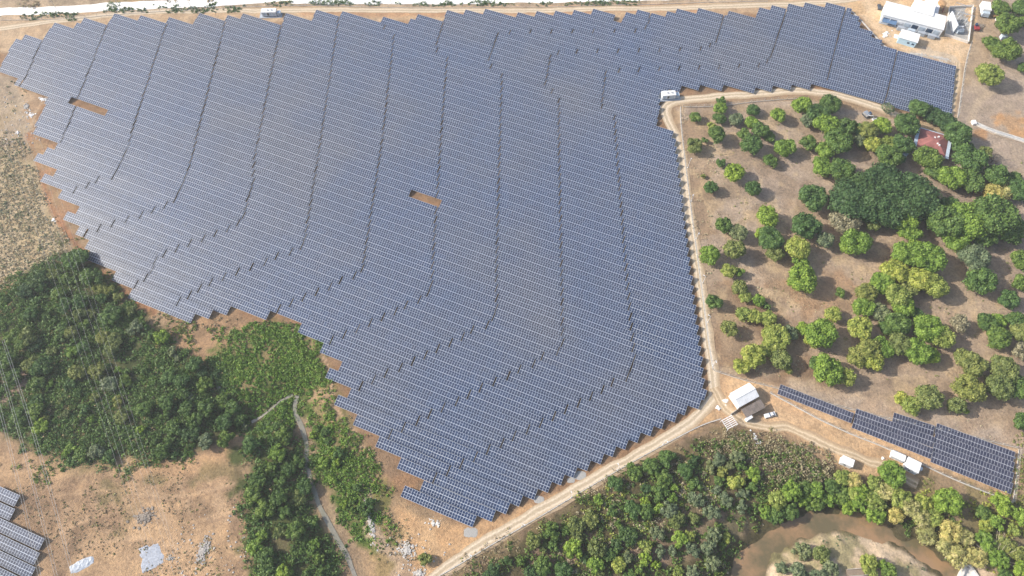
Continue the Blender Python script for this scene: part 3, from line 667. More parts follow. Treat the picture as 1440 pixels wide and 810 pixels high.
def crown(kind, rad, var, wood=False):
    """leaf clumps through the outer volume of uneven lobes; origin at ground under the tree"""
    key = (kind, rad, var, wood)
    if key in _cm: return _cm[key]
    rng = np.random.default_rng(hash((kind, round(rad * 10), var)) % 99991 if False else (sum(map(ord, kind)) * 131 + int(rad * 10) * 17 + var * 7919))
    flat = {'deep': .55, 'straw': .7, 'bare': .75}.get(kind, .78)
    trunk = max(.3, rad * .28)
    nl = {1: 5, 2: 8}.get(int(rad), int(9 + rad * 2.6))
    if wood: nl = int(nl * 1.7); flat *= .8
    lobes = []; hc = trunk + rad * flat * .55
    for i in range(nl):
        a = rng.random() * 2 * math.pi; q = math.sqrt(rng.random()) * .70 * rad
        if wood: q *= 1.25
        if i < nl * .45 and not wood: q = rad * (.55 + .15 * rng.random()); a = 2 * math.pi * (i + rng.random() * .6) / (nl * .45)
        r = rad * ((.24 + .17 * rng.random()) if not wood else (.13 + .19 * rng.random())) * (1 if rad > 3 else 1.25)
        z = hc + flat * rad * .75 * math.sqrt(max(.02, 1 - (q / rad) ** 2)) * (.45 + .6 * rng.random()) - r * .3
        lobes.append((np.array([math.cos(a) * q, math.sin(a) * q * (.85 + .3 * rng.random()), max(z, r * .7)]), r))
    lobes.append((np.array([0, 0, hc]), rad * .5))
    dens = {'bare': 4, 'pale': 7, 'straw': 8, 'grey': 8, 'sparse': 5}.get(kind, 10); size = .36 + rad * .035
    if kind == 'bare': size = .2
    Ps = []; Ds = []
    for (c, r) in lobes:
        n = int(dens * 4 * math.pi * r * r * .62 / (size * size) * .16) + 12
        d = rng.normal(0, 1, (n, 3)); d[:, 2] = d[:, 2] * .9 + .35; d /= np.linalg.norm(d, axis=1)[:, None]
        ph = np.arctan2(d[:, 1], d[:, 0]); wob = 1 + .13 * np.sin(5 * ph + r * 9) * np.cos(4 * d[:, 2] * 2 + c[0]) + .07 * rng.normal(0, 1, n)
        p = c + d * (r * wob)[:, None] * np.array([1, 1, .85])
        keep = np.ones(n, bool)
        for (c2, r2) in lobes:
            if c2 is not c: keep &= np.linalg.norm(p - c2, axis=1) > r2 * .82
        keep &= p[:, 2] > .1
        Ps.append(p[keep]); Ds.append(d[keep])
    P = np.concatenate(Ps); D = np.concatenate(Ds)
    V, Qs = leaf_quads(rng, P, D, size, .55, {'straw': .45, 'bare': .18}.get(kind, 1.0))
    if kind not in ('bare', 'sparse'):
        cv, cq = dome_core(lobes, .84 if kind not in ('straw', 'pale') else .66); cv = np.array(cv); cv[:, 2] = np.maximum(cv[:, 2], .02)
        Qs = np.concatenate([Qs, np.array(cq) + len(V)]); V = np.concatenate([V, cv])
    me = np_mesh('crown', V, Qs, LEAF['grey' if kind == 'sparse' else kind])
    mb = MB(); base = rad * .07 + .08
    mb.tube((0, 0, -.4), (0.05 * rad, .03 * rad, trunk + .2 * rad), base, base * .75, 8)
    for i in range(5 if kind not in ('bare', 'sparse') else 16):
        c, r = lobes[int(rng.integers(len(lobes)))]; mb.tube((0.05 * rad, .03 * rad, trunk), tuple(c), base * .5, base * .15, 5)
        if kind in ('bare', 'sparse'):
            for q in range(4): mb.tube(tuple(c), tuple(c + rng.normal(0, r, 3) * (1, 1, .7)), base * .14, .01, 4)
    _cm[key] = (me, mb.mesh('trunk', M['bark'])); return _cm[key]
BUCK = [.8, 1.2, 1.7, 2.3, 3.0, 3.9, 5.0, 6.4, 8.0, 10.5]
TREES = []
ADJ = {'dark': 'dark green', 'deep': 'deep green feathery', 'mid': 'mid green', 'olive': 'olive green', 'bright': 'bright green', 'yellow': 'yellow-green', 'grey': 'grey-green', 'pale': 'pale dry-leaved', 'straw': 'straw-coloured bamboo-like', 'bare': 'leafless grey', 'sparse': 'thin sparse-leaved'}
def tree(u, v, rpx, kind, zone):
    """u, v: the middle of the crown in the photograph, rpx its radius there"""
    p = G(u, v, 0); dist = math.sqrt(p[0] ** 2 + p[1] ** 2 + H * H); rad = rpx * dist / F * 1.0
    rad *= .93
    c = Gh(u, v, rad * .95)
    bk = min(BUCK, key=lambda q: abs(math.log(q / rad))); var = random.randrange(3)
    TREES.append((zone, kind, bk, rad, c[0], c[1], c[2], u, v, var))
orch = '''978 165 8 mid;1014 141 7 dark;1013 152 10 bright;1012 166 9 mid;1000 177 6 yellow;1008 189 13 mid;992 197 5 mid;977 205 12 olive;1035 167 9 grey;1060 154 9 dark;1094 162 11 bright;1057 171 9 bright;
1047 188 10 mid;1070 183 12 dark;1082 192 8 dark;1058 204 15 dark;1104 207 14 bright;1084 226 10 dark;1014 228 7 dark;1033 242 14 bright;1058 265 12 dark;1000 263 11 dark;989 247 4 olive;1080 304 16 bright;1144 278 19 dark;
1133 317 20 dark;1128 148 14 bright;1168 145 15 mid;1150 158 15 dark;1135 170 10 grey;1163 174 17 bright;1187 180 14 mid;1180 197 18 dark;1137 200 11 mid;1161 211 13 bright;1157 234 15 bright;1184 238 17 dark;1200 180 12 mid;
1221 184 14 olive;1241 177 12 bright;1209 198 9 grey;1227 202 12 yellow;1250 200 11 yellow;1250 219 17 mid;1275 176 16 dark;1270 203 14 dark;1262 222 9 dark;1292 152 13 dark;1313 158 13 deep;1332 168 14 deep;1347 188 16 dark;1350 204 11 dark;1249 152 9 sparse;
1306 222 17 mid;1316 240 13 mid;1365 224 19 dark;1363 207 7 mid;1386 215 9 olive;1401 221 11 bare;1340 249 17 bright;1365 254 16 mid;1400 247 15 dark;1405 242 7 yellow;1398 270 15 straw;1414 265 14 straw;1434 266 15 dark;1427 251 8 mid;
1205 275 33 deep;1245 252 30 deep;1286 270 34 deep;1243 288 30 deep;1222 262 26 deep;1306 288 22 deep;1335 290 14 dark;1330 286 7 bright;1269 307 19 bright;1250 303 8 grey;1228 314 12 olive;1190 310 19 pale;1279 326 14 bright;1330 313 23 mid;1362 310 25 bright;1398 303 29 mid;1417 318 20 mid;1345 335 18 bright;
1017 317 13 mid;1038 327 14 grey;998 359 16 bright;1033 351 17 olive;1025 380 12 yellow;1040 383 8 bright;1084 335 18 dark;1072 330 11 bright;1091 356 13 olive;1122 349 18 yellow;1160 338 13 grey;1205 340 20 bright;1193 346 12 bright;
1126 370 12 bright;1129 392 20 bright;1181 411 7 mid;1004 425 12 mid;1041 404 11 olive;1048 417 9 yellow;1067 422 9 bright;1079 430 6 mid;1046 441 11 yellow;1062 445 11 yellow;1081 447 11 yellow;1025 462 13 olive;1092 473 20 yellow;
1109 468 12 grey;1060 500 17 yellow;1099 505 16 olive;1043 515 12 yellow;1108 519 8 olive;1080 490 13 yellow;1131 462 10 bright;1155 470 21 bright;1144 478 13 yellow;1172 441 12 yellow;1164 520 20 bright;1150 512 11 mid;1189 531 13 yellow;
1274 358 18 bright;1306 360 24 bright;1290 352 15 bright;1260 381 18 yellow;1293 394 17 yellow;1315 402 17 yellow;1240 397 15 bright;1219 411 15 olive;1262 416 17 yellow;1280 405 13 olive;1214 432 14 bright;1239 439 13 grey;1270 431 15 bright;1264 455 17 mid;
1248 460 10 dark;1286 440 10 dark;1210 462 17 yellow;1222 491 17 olive;1242 488 15 bright;1266 484 16 olive;1229 508 14 yellow;1206 502 14 olive;1306 461 19 bright;1325 474 15 yellow;1291 493 18 bright;1309 500 12 bright;1350 455 13 pale;
1370 362 19 grey;1380 395 18 dark;1418 420 12 dark;1438 367 15 mid;1437 398 11 mid;1388 454 13 mid;1405 451 9 bright;1405 474 15 mid;1431 451 13 mid;1437 467 14 olive;1367 512 18 olive;1353 500 10 olive;1412 519 18 olive;1364 545 20 olive;1405 545 17 olive;
1434 545 15 mid;1437 493 12 pale;1269 562 11 yellow;1282 570 13 yellow;1307 557 17 olive;1346 570 12 olive;1357 578 5 bright;1437 592 10 mid;1395 60 11 mid;1417 71 16 mid;1417 34 15 mid;1408 11 11 mid;1438 12 12 dark;1391 105 16 yellow;1439 30 8 mid;1440 95 8 mid;1420 330 14 mid;1385 330 16 mid;1350 320 14 bright'''
for ln in orch.replace('\n', '').split(';'):
    a = ln.split(); u, v = float(a[0]), float(a[1])
    zone = ("orchard's top right corner" if v < 130 else 'upper left orchard' if u < 1110 and v < 290 else 'upper middle orchard' if u < 1205 and v < 290 else 'around the red-roofed house' if v < 245 else
            'below the red-roofed house' if v < 345 and u >= 1205 else "orchard's fence side" if u < 1112 else "orchard's middle" if u < 1230 else "orchard's right part" if u > 1335 else "orchard's big thicket")
    tree(u, v, float(a[2]), a[3], zone)
for u, v, r, k in ((1255, 666, 16, 'bright'), (1333, 705, 17, 'bright'), (597, 786, 9, 'olive'), (30, 478, 11, 'mid')):
    tree(u, v, r, k, 'open ground' if u > 200 else 'hollow')
def inside(px, u, v): return float(sd_poly([np.array(p, float) for p in px], np.array([u]), np.array([v]))[0]) < 0
def fill(px, n, r0, r1, kinds, zone, sep=.95):
    us = [p[0] for p in px]; vs = [p[1] for p in px]; got = []; tries = 0
    while len(got) < n and tries < n * 60:
        tries += 1; u = random.uniform(min(us), max(us)); v = random.uniform(min(vs), max(vs)); r = random.uniform(r0, r1)
        if not inside(px, u, v) or any((u - a) ** 2 + (v - b) ** 2 < (sep * (r + q) * .8) ** 2 for a, b, q in got): continue
        got.append((u, v, r)); tree(u, v, r, random.choice(kinds), zone)
fill([(0, 430), (60, 375), (100, 355), (150, 400), (175, 440), (120, 480), (60, 520), (0, 545)], 34, 6, 15, ['dark', 'mid', 'mid', 'dark', 'deep', 'mid', 'olive'], "hollow's upper part")
fill([(40, 530), (130, 470), (200, 450), (240, 480), (230, 560), (210, 640), (120, 650), (75, 640), (20, 600)], 40, 5, 12, ['dark', 'mid', 'mid', 'olive', 'grey', 'bright'], "hollow's lower left")
fill([(240, 480), (290, 505), (330, 560), (345, 600), (325, 620), (240, 645), (215, 640), (230, 560)], 28, 5, 13, ['dark', 'mid', 'mid', 'grey', 'deep'], "hollow's right part")
fill([(350, 610), (405, 600), (420, 640), (430, 700), (455, 760), (470, 810), (350, 812), (352, 720)], 30, 6, 13, ['dark', 'mid', 'mid', 'olive', 'bright', 'mid'], "stream's left bank")
fill([(435, 575), (455, 600), (500, 650), (520, 700), (530, 740), (500, 730), (465, 690), (440, 640)], 16, 5, 9, ['mid', 'bright', 'dark', 'mid'], "stream's right bank")
fill([(682, 808), (760, 745), (830, 705), (880, 668), (930, 640), (985, 622), (1000, 650), (960, 690), (905, 735), (860, 780), (850, 812)], 40, 7, 14, ['dark', 'mid', 'mid', 'deep', 'mid', 'bright', 'olive'], 'bank below the bottom road')
fill([(1000, 640), (1080, 640), (1060, 690), (1060, 720), (1020, 760), (1010, 812), (860, 812), (900, 740), (960, 700)], 40, 7, 12, ['grey', 'olive', 'mid', 'grey', 'bright', 'grey', 'yellow', 'pale', 'olive'], 'wood left of the river')
fill([(1100, 690), (1160, 682), (1215, 695), (1250, 705), (1235, 730), (1190, 716), (1140, 712), (1080, 730), (1065, 715)], 22, 9, 14, ['mid', 'bright', 'yellow', 'bright', 'mid'], "river's north bank")
fill([(1170, 668), (1225, 675), (1300, 705), (1370, 750), (1385, 790), (1345, 790), (1290, 745), (1235, 715)], 26, 10, 16, ['straw', 'straw', 'yellow', 'straw', 'yellow', 'bright'], 'river bend')
fill([(1375, 720), (1440, 700), (1445, 812), (1400, 812), (1380, 780)], 14, 8, 13, ['mid', 'olive', 'yellow', 'bright'], 'bottom right corner')
fill([(1080, 812), (1120, 772), (1155, 765), (1190, 800), (1160, 815)], 6, 9, 13, ['olive', 'mid', 'olive', 'grey'], 'sand bar')
fill([(1195, 812), (1225, 785), (1260, 800), (1262, 815)], 4, 8, 11, ['bright', 'yellow', 'mid'], 'sand bar')
fill([(90, 340), (130, 370), (180, 430), (240, 465), (230, 480), (170, 450), (110, 380)], 14, 5, 8, ['mid', 'grey', 'dark', 'olive'], "hollow's edge under the panels")
# a name for every tree: kind and zone, counted from the left
ORCH_ZONES = {t[0] for t in TREES if 'orchard' in t[0] or 'house' in t[0]} | {'open ground'}
byz = {}
for t in TREES: byz.setdefault((t[0], t[1]), []).append(t)
for (zone, kind), L in byz.items():
    L.sort(key=lambda t: t[7])
    for i, t in enumerate(L):
        _, _, bk, rad, x, y, z, u, v, var = t
        sz = 'small ' if rad < 2.4 else 'large ' if rad > 5.5 else ''
        if len(L) == 1: lab = f'{sz}{ADJ[kind]} tree, only one of its colour at the {zone}'
        else: lab = f'{sz}{ADJ[kind]} tree, {ordn(i + 1)} of its colour from left, {zone}'
        assert len(lab.split()) <= 16, lab
        name = {'straw': 'bamboo_clump', 'bare': 'leafless_tree'}.get(kind, 'fruit_tree' if zone in ORCH_ZONES else 'woodland_tree')
        o = empty(name, (x, y, z), random.random() * 6.28, lab, 'tree', zone)
        s = rad / bk; o.scale = (s * random.uniform(.94, 1.06), s * random.uniform(.94, 1.06), s * random.uniform(.9, 1.1))
        cm, tm = crown(kind, bk, var, name == 'woodland_tree'); link('crown', cm, o); link('trunk', tm, o)
print('trees', len(TREES))

def clumps(name, px_list, per_m2, r0, r1, kind, label, nleaf=16, size=.3, thr=None, z=0, cover=.9, maxn=90000, rag=8):
    rng = np.random.default_rng(sum(map(ord, name + label))); Ps = []; Ds = []
    for px in px_list:
        P = np.array(GP(px, z)); x0, y0 = P.min(0); x1, y1 = P.max(0); n = min(maxn, int((x1 - x0) * (y1 - y0) * per_m2))
        x = rng.uniform(x0, x1, n); y = rng.uniform(y0, y1, n); k = sd_poly(list(P), x, y) + (fbm(x, y, 7, 3) - .5) * rag * 2 + (rng.random(n) - .5) * rag * .5 < 0
        if thr is not None: k &= fbm(x + 40, y, 9, 3) > thr
        k &= sd_poly(RIVER, x, y) > 1
        k &= np.minimum(d_line(STREAM_A, x, y), d_line(STREAM_B, x, y)) > .9
        x = x[k]; y = y[k]; n = len(x)
        if n == 0: continue
        h = hgt(x, y); r = rng.uniform(r0, r1, n) * (.6 + .8 * fbm(x, y, 12, 2))
        d = rng.normal(0, 1, (n, nleaf, 3)); d[:, :, 2] = np.abs(d[:, :, 2]); d /= np.linalg.norm(d, axis=2)[:, :, None]
        c = np.stack([x, y, h], 1)[:, None, :]; q = c + d * (r[:, None] * rng.uniform(.5, 1.05, (n, nleaf)))[:, :, None] * np.array([1, 1, cover])
        Ps.append(q.reshape(-1, 3)); Ds.append(d.reshape(-1, 3))
    P = np.concatenate(Ps); D = np.concatenate(Ds); V, Qs = leaf_quads(rng, P, D, size, .6)
    print(name, len(Qs)); return tag(link(name, np_mesh(name, V, Qs, LEAF[kind])), label, 'ground cover', None, 'stuff')
HOL = [(-20, 425), (60, 372), (105, 352), (140, 388), (190, 442), (240, 475), (300, 505), (335, 560), (345, 602), (300, 635), (180, 652), (110, 662), (70, 650), (20, 608), (-20, 590)]
LB = [(345, 602), (400, 590), (425, 620), (435, 690), (465, 760), (480, 825), (345, 825), (350, 720), (335, 640)]
BANK = [(655, 825), (760, 742), (900, 657), (1000, 618), (1080, 632), (1180, 668), (1250, 692), (1300, 712), (1360, 755), (1350, 790), (1290, 748), (1230, 722), (1150, 712), (1100, 722), (1050, 755), (1022, 825)]
clumps('undergrowth', [HOL, LB], .36, .6, 2.6, 'dark', 'dark green undergrowth filling the wooded hollow and stream bank', 26, .5, .28, rag=9)
clumps('bank_undergrowth', [BANK], .22, .7, 1.9, 'mid', 'mid green undergrowth on the wooded bank above the river', 22, .5)
clumps('hollow_fringe', [[(50, 350), (110, 335), (200, 425), (260, 455), (320, 490), (360, 590), (320, 650), (180, 672), (60, 680), (-20, 640), (-20, 600), (60, 640), (200, 640), (330, 600), (290, 520), (190, 455), (100, 365)]], .30, .4, 1.4, 'mid', 'ragged green bushes fringing the wooded hollow', 16, .4, .48, rag=12)
clumps('creepers', [[(290, 480), (350, 455), (400, 450), (455, 480), (475, 540), (500, 610), (550, 690), (560, 760), (530, 770), (490, 720), (440, 650), (415, 600), (350, 600), (300, 560)]], .30, .5, 1.7, 'grass', 'ragged bright creepers spreading up the slope to the panels', 18, .42, .41, rag=8)
clumps('verge_grass', [BANK], .16, .5, 1.6, 'yellow', 'yellow-green scrub between the trees of the bank', 18, .42, .5, rag=8)
clumps('pale_bank_scrub', [BANK, [(960, 640), (1060, 640), (1060, 760), (940, 790), (900, 740)]], .2, .4, 1.4, 'dryscrub', 'pale dry scrub between the trees of the bank', 16, .38, .52, rag=8)
clumps('corner_scrub', [[(1270, 690), (1350, 690), (1440, 715), (1445, 812), (1400, 812), (1340, 750)]], .4, .4, 1.5, 'yellow', 'yellow-green scrub covering the bottom right corner', 16, .4, .45)
clumps('dry_bank_brush', [[(1035, 608), (1110, 616), (1172, 645), (1190, 672), (1140, 690), (1090, 690), (1050, 655), (1000, 640)]], .32, .6, 2.2, 'scrub', 'brown dry brush on the bank below the yard', 24, .42, rag=6)
clumps('green_bank_brush', [[(1035, 608), (1110, 616), (1172, 645), (1190, 672), (1140, 690), (1090, 690), (1050, 655), (1000, 640)]], .12, .6, 2.0, 'mid', 'green bushes among dry brush below the yard', 24, .42, .5, rag=6)
clumps('right_edge_grass', [[(1430, 590), (1460, 590), (1460, 720), (1425, 720)]], .5, .3, 1.0, 'olive', 'olive grass at the right edge beyond the small plot', 14, .35)
clumps('slope_bushes', [[(300, 500), (345, 468), (425, 470), (455, 512), (432, 550), (385, 565), (335, 602), (300, 560)], [(433, 570), (455, 600), (515, 650), (530, 700), (535, 760), (505, 750), (470, 705), (445, 650)]], .16, .6, 2.0, 'mid', 'rounder mid green bushes on the slope by the stream', 22, .45, .47, rag=12)
clumps('bright_herbage', [[(295, 505), (330, 462), (390, 455), (440, 475), (455, 520), (430, 555), (370, 565), (320, 565)], [(310, 500), (345, 470), (430, 470), (452, 515), (425, 545), (370, 565), (325, 560)], [(350, 600), (400, 570), (412, 600), (385, 650), (352, 650)], [(433, 570), (462, 600), (515, 650), (530, 700), (500, 705), (445, 640)]], .5, .5, 1.3, 'bright', 'brightest green leafy herbs on the slope by the stream', 16, .45, .44, rag=10)
clumps('herbage', [[(295, 505), (330, 462), (390, 452), (440, 470), (462, 520), (445, 560), (390, 568), (335, 605), (300, 570)], [(350, 600), (400, 568), (412, 600), (385, 625)], [(433, 570), (455, 600), (500, 645), (525, 700), (535, 760), (505, 750), (470, 705), (445, 650)]], .8, .4, 1.2, 'grass', 'lush bright green herbage on the slope by the stream', 16, .42, .22, rag=8)
DRY = [(-40, 185), (12, 190), (34, 212), (46, 238), (54, 265), (78, 315), (106, 352), (90, 372), (30, 388), (-40, 415)]
clumps('dry_scrub', [DRY], 1.1, .2, .8, 'dryscrub', 'dry straw and grey scrub along the left edge', 11, .34, rag=6)
clumps('grey_green_scrub', [DRY, [(0, 105), (24, 120), (40, 160), (36, 205), (-20, 205)]], .08, .4, 1.4, 'grey', 'grey-green bushes among dry scrub on the left edge', 14, .4, .5)
clumps('verge_scrub', [[(606, 820), (745, 740), (865, 674), (1008, 600), (1060, 606), (1120, 622), (1175, 668), (1100, 655), (1000, 634), (900, 662), (760, 745), (660, 825)]], .5, .3, 1.0, 'scrub', 'low brown scrub strip between bottom fence and woods', 12, .3)
clumps('green_tufts', [[(606, 820), (745, 740), (865, 674), (1008, 600), (1060, 606), (1120, 622), (1175, 668), (1100, 655), (1000, 634), (900, 662), (760, 745), (660, 825)], [(1260, 682), (1300, 668), (1350, 672), (1425, 708), (1500, 720), (1500, 825), (1390, 825), (1340, 745), (1290, 702)]], .25, .3, .9, 'olive', 'olive tufts on dry verges at the bottom', 12, .33, .52)
clumps('leafy_undergrowth', [HOL, LB], .34, .5, 2.4, 'mid', 'lighter green bushes among the dark undergrowth of the hollow', 22, .45, .42, rag=10)
clumps('bright_undergrowth', [HOL, LB], .12, .4, 1.8, 'grass', 'bright green leafy patches in the undergrowth of the hollow', 20, .42, .47, rag=11)
clumps('brown_undergrowth', [HOL, LB], .12, .4, 1.6, 'scrub', 'brown dry patches in the undergrowth of the hollow', 20, .4, .54, rag=15)
clumps('clearing_scrub', [[(-20, 640), (70, 672), (180, 668), (320, 618), (350, 700), (350, 825), (80, 825), (60, 740)]], .34, .15, .55, 'scrub', 'small brown tussocks dotted over the lower left clearing', 10, .26, .48)
clumps('clearing_tufts', [[(60, 672), (180, 668), (330, 625), (350, 700), (350, 825), (230, 825), (120, 760)]], .11, .15, .6, 'olive', 'small olive tufts dotted over the lower left clearing', 10, .28, .5)
clumps('slope_scrub', [[(395, 450), (425, 470), (475, 560), (515, 625), (560, 705), (585, 790), (545, 790), (520, 700), (480, 630), (448, 560), (445, 500)], [(200, 430), (255, 455), (340, 440), (375, 462), (330, 480), (290, 505), (220, 475)]], .28, .3, 1.0, 'scrub', 'brown scrub on slope between the panels and the stream', 14, .33, .42)
clumps('slope_tufts', [[(385, 448), (425, 470), (475, 560), (515, 625), (560, 705), (565, 790), (535, 790), (520, 700), (480, 630), (445, 560), (440, 500)], [(200, 430), (250, 450), (300, 500), (240, 480)]], .3, .3, 1.1, 'mid', 'green bushes on slope between the panels and the stream', 14, .36, .54)
clumps('orchard_scrub', [[(962, 165), (1000, 158), (1008, 330), (1010, 400), (985, 400), (972, 300)], [(985, 400), (1060, 400), (1120, 470), (1150, 530), (1010, 516), (996, 460)]], .16, .2, .8, 'dryscrub', 'dry grass tussocks inside the orchard fence', 12, .3, .46)
clumps('orchard_tufts', [[(1000, 150), (1440, 200), (1440, 600), (1010, 516)]], .02, .15, .9, 'olive', 'scattered olive tufts on the bare orchard floor', 12, .3, .5)
clumps('orchard_straw', [[(965, 160), (1440, 200), (1440, 620), (1010, 516)]], .12, .1, .5, 'dryscrub', 'sparse straw grass on the orchard floor', 8, .24, .54)
clumps('river_fringe', [[(1075, 810), (1098, 778), (1124, 760), (1152, 748), (1182, 745), (1215, 750), (1250, 768), (1290, 795), (1310, 815), (1290, 815), (1250, 782), (1210, 765), (1150, 762), (1110, 780), (1095, 815)]], .3, .2, .8, 'grey', 'thin grey-green grass fringing the sand bar', 12, .3, .45, RIVER_Z)
clumps('roadside_hedge', [[(-10, 22), (60, 20), (110, 17), (110, 21), (60, 25), (-10, 29)], [(145, 14), (240, 11), (330, 8), (410, 3), (412, 6), (330, 12), (240, 15), (145, 18)], [(435, 4), (560, 5), (720, 3), (900, 1), (900, 4), (720, 6.5), (560, 8), (435, 7)]], 1.0, .4, 1.0, 'dark', 'dark hedge line between white road and top dirt road', 14, .4, None, 0, 1.2)
clumps('verge_bushes', [[(200, -12), (420, -14), (420, -4), (230, 3)], [(28, -6), (60, -6), (58, 13), (30, 13)]], .3, .4, 1.3, 'scrub', 'brown bushes beyond the white road', 14, .4)

# ------------------------------------------------------------------ fences and walls
def fence(px, label, name='perimeter_fence', h=1.9, wall=.3, wt=.2, step=3.2, mat='concrete', posts=True):
    P = spline([np.array(G(u, v, .3)) for u, v in px], 1.6)
    root = empty(name, (P[0][0], P[0][1], float(hgt(P[0][0], P[0][1]))), 0, label, 'fence', 'fences and walls'); O = np.array([P[0][0], P[0][1], float(root.location.z)])
    mb = MB(); rl = MB(); acc = step; np_ = 0; pts = []
    for a, c in zip(P[:-1], P[1:]):
        d = c - a; L = np.linalg.norm(d)
        if L < .01: continue
        s = np.array([-d[1], d[0]]) / L * wt / 2; za = float(hgt(*a)); zc = float(hgt(*c))
        q = [(a - s, za - .3), (c - s, zc - .3), (c + s, zc - .3), (a + s, za - .3), (a - s, za + wall), (c - s, zc + wall), (c + s, zc + wall), (a + s, za + wall)]
        mb.hexa([np.array([p[0], p[1], z]) - O for p, z in q])
        if posts:
            for hh in (h * .55, h - .05): rl.tube(np.array([a[0], a[1], za + hh]) - O, np.array([c[0], c[1], zc + hh]) - O, .03, .03, 4)
            acc += L
            if acc >= step: acc = 0; pts.append((a, za))
    mb.build('base_wall', M[mat], root)
    if posts:
        rl.build('rail', M['steel'], root)
        if len(pts) > 98: pts = pts[::2]
        pm = MB(); pm.box(-.07, .07, -.07, .07, 0, h); pm = pm.mesh('post', M['concrete'])
        for a, z in pts:
            p = link('post', pm, root); p.location = np.array([a[0], a[1], z]) - O
    return root
fence([(596, 822), (640, 797), (700, 761), (760, 726), (820, 690), (880, 655), (940, 622), (985, 599), (1014, 589)], 'long pale fence wall along the bottom dirt road', mat='concrete_pale')
fence([(1002, 519), (996, 480), (988, 420), (980, 360), (972, 300), (966, 250), (960, 200), (957, 168), (957, 150)], 'pale fence between the side dirt road and orchard')
fence([(960, 150), (1010, 149), (1060, 143), (1110, 139), (1135, 139)], 'fence along the top edge of the orchard', mat='concrete')
fence([(1004, 521), (1045, 534), (1090, 545), (1140, 560), (1200, 577), (1260, 592), (1320, 604), (1380, 618), (1432, 630)], 'fence above the small solar plot, below the orchard', mat='concrete')
fence([(1083, 552), (1140, 584), (1190, 608), (1240, 628), (1300, 655), (1360, 682), (1424, 707)], 'concrete kerb wall under the small solar plot', wall=.4, wt=.35)
fence([(1424, 706), (1428, 680), (1433, 632)], 'short fence at the right end of the small solar plot', mat='concrete')
fence([(1366, 60), (1358, 90), (1352, 130), (1347, 165)], 'fence right of the right-hand dirt road')
fence([(1062, 556), (1042, 572), (1027, 583)], 'short wall between white shed and slatted roof', 'yard_wall', posts=False, wall=1.2)
fence([(1198, 16), (1215, 33), (1235, 55), (1250, 68), (1290, 80), (1343, 94)], 'rubble kerb along the stepped top right panel edge', 'rubble_kerb', posts=False, wall=.35, wt=.7, mat='rock')
fence([(-10, 28), (80, 26), (150, 21), (230, 15), (330, 10), (430, 8), (560, 10), (720, 9), (850, 7), (1000, 3), (1080, 1)], 'dark low fence between the hedge and the top dirt road', wall=.2, step=5, mat='concrete')

# ------------------------------------------------------------------ street poles
def pole(u, v, label, h=6.0, name='lamp_post', grp='camera and lamp posts along the fence'):
    p = Gh(u, v); o = empty(name, tuple(p), random.random() * 6.28, label, 'lamp post', grp)
    a = MB(); a.box(-.25, .25, -.25, .25, -.1, .25); a.build('base_block', M['concrete_pale'], o)
    a = MB(); a.tube((0, 0, .2), (0, 0, h), .09, .06, 8); a.build('pole', M['white_dull'], o)
    a = MB(); a.tube((0, 0, h - .2), (.9, 0, h + .1), .04, .04, 6); a.build('arm', M['white_dull'], o)
    a = MB(); a.box(.6, 1.3, -.14, .14, h + .05, h + .2); a.build('lamp_head', M['white_dull'], o)
for (u, v), t in zip([(661, 782), (734, 740), (803, 700), (868, 661), (932, 625)], ['lowest', 'second', 'third', 'fourth', 'highest']): pole(u, v, f'{t} lamp post up the bottom dirt road fence')
for (u, v), t in zip([(967, 236), (972, 283), (979, 336), (988, 398), (995, 453), (1002, 514)], ['first', 'second', 'third', 'fourth', 'fifth', 'sixth']): pole(u, v, f'{t} lamp post down the side road beside the orchard')
def upole(u, v, label):
    p = Gh(u, v); o = empty('utility_pole', tuple(p), .3, label, 'utility pole', 'poles along the white road')
    a = MB(); a.tube((0, 0, -.3), (0, 0, 9), .16, .1, 8); a.build('pole', M['concrete'], o)
    a = MB(); a.box(-.9, .9, -.06, .06, 8.3, 8.45); a.build('crossarm', M['dark_steel'], o)
for i, (u, v) in enumerate([(84, 19), (170, 14), (268, 9), (452, 6), (550, 5), (632, 4)]): upole(u, v, f'{ordn(i + 1)} utility pole from left beside the white road')

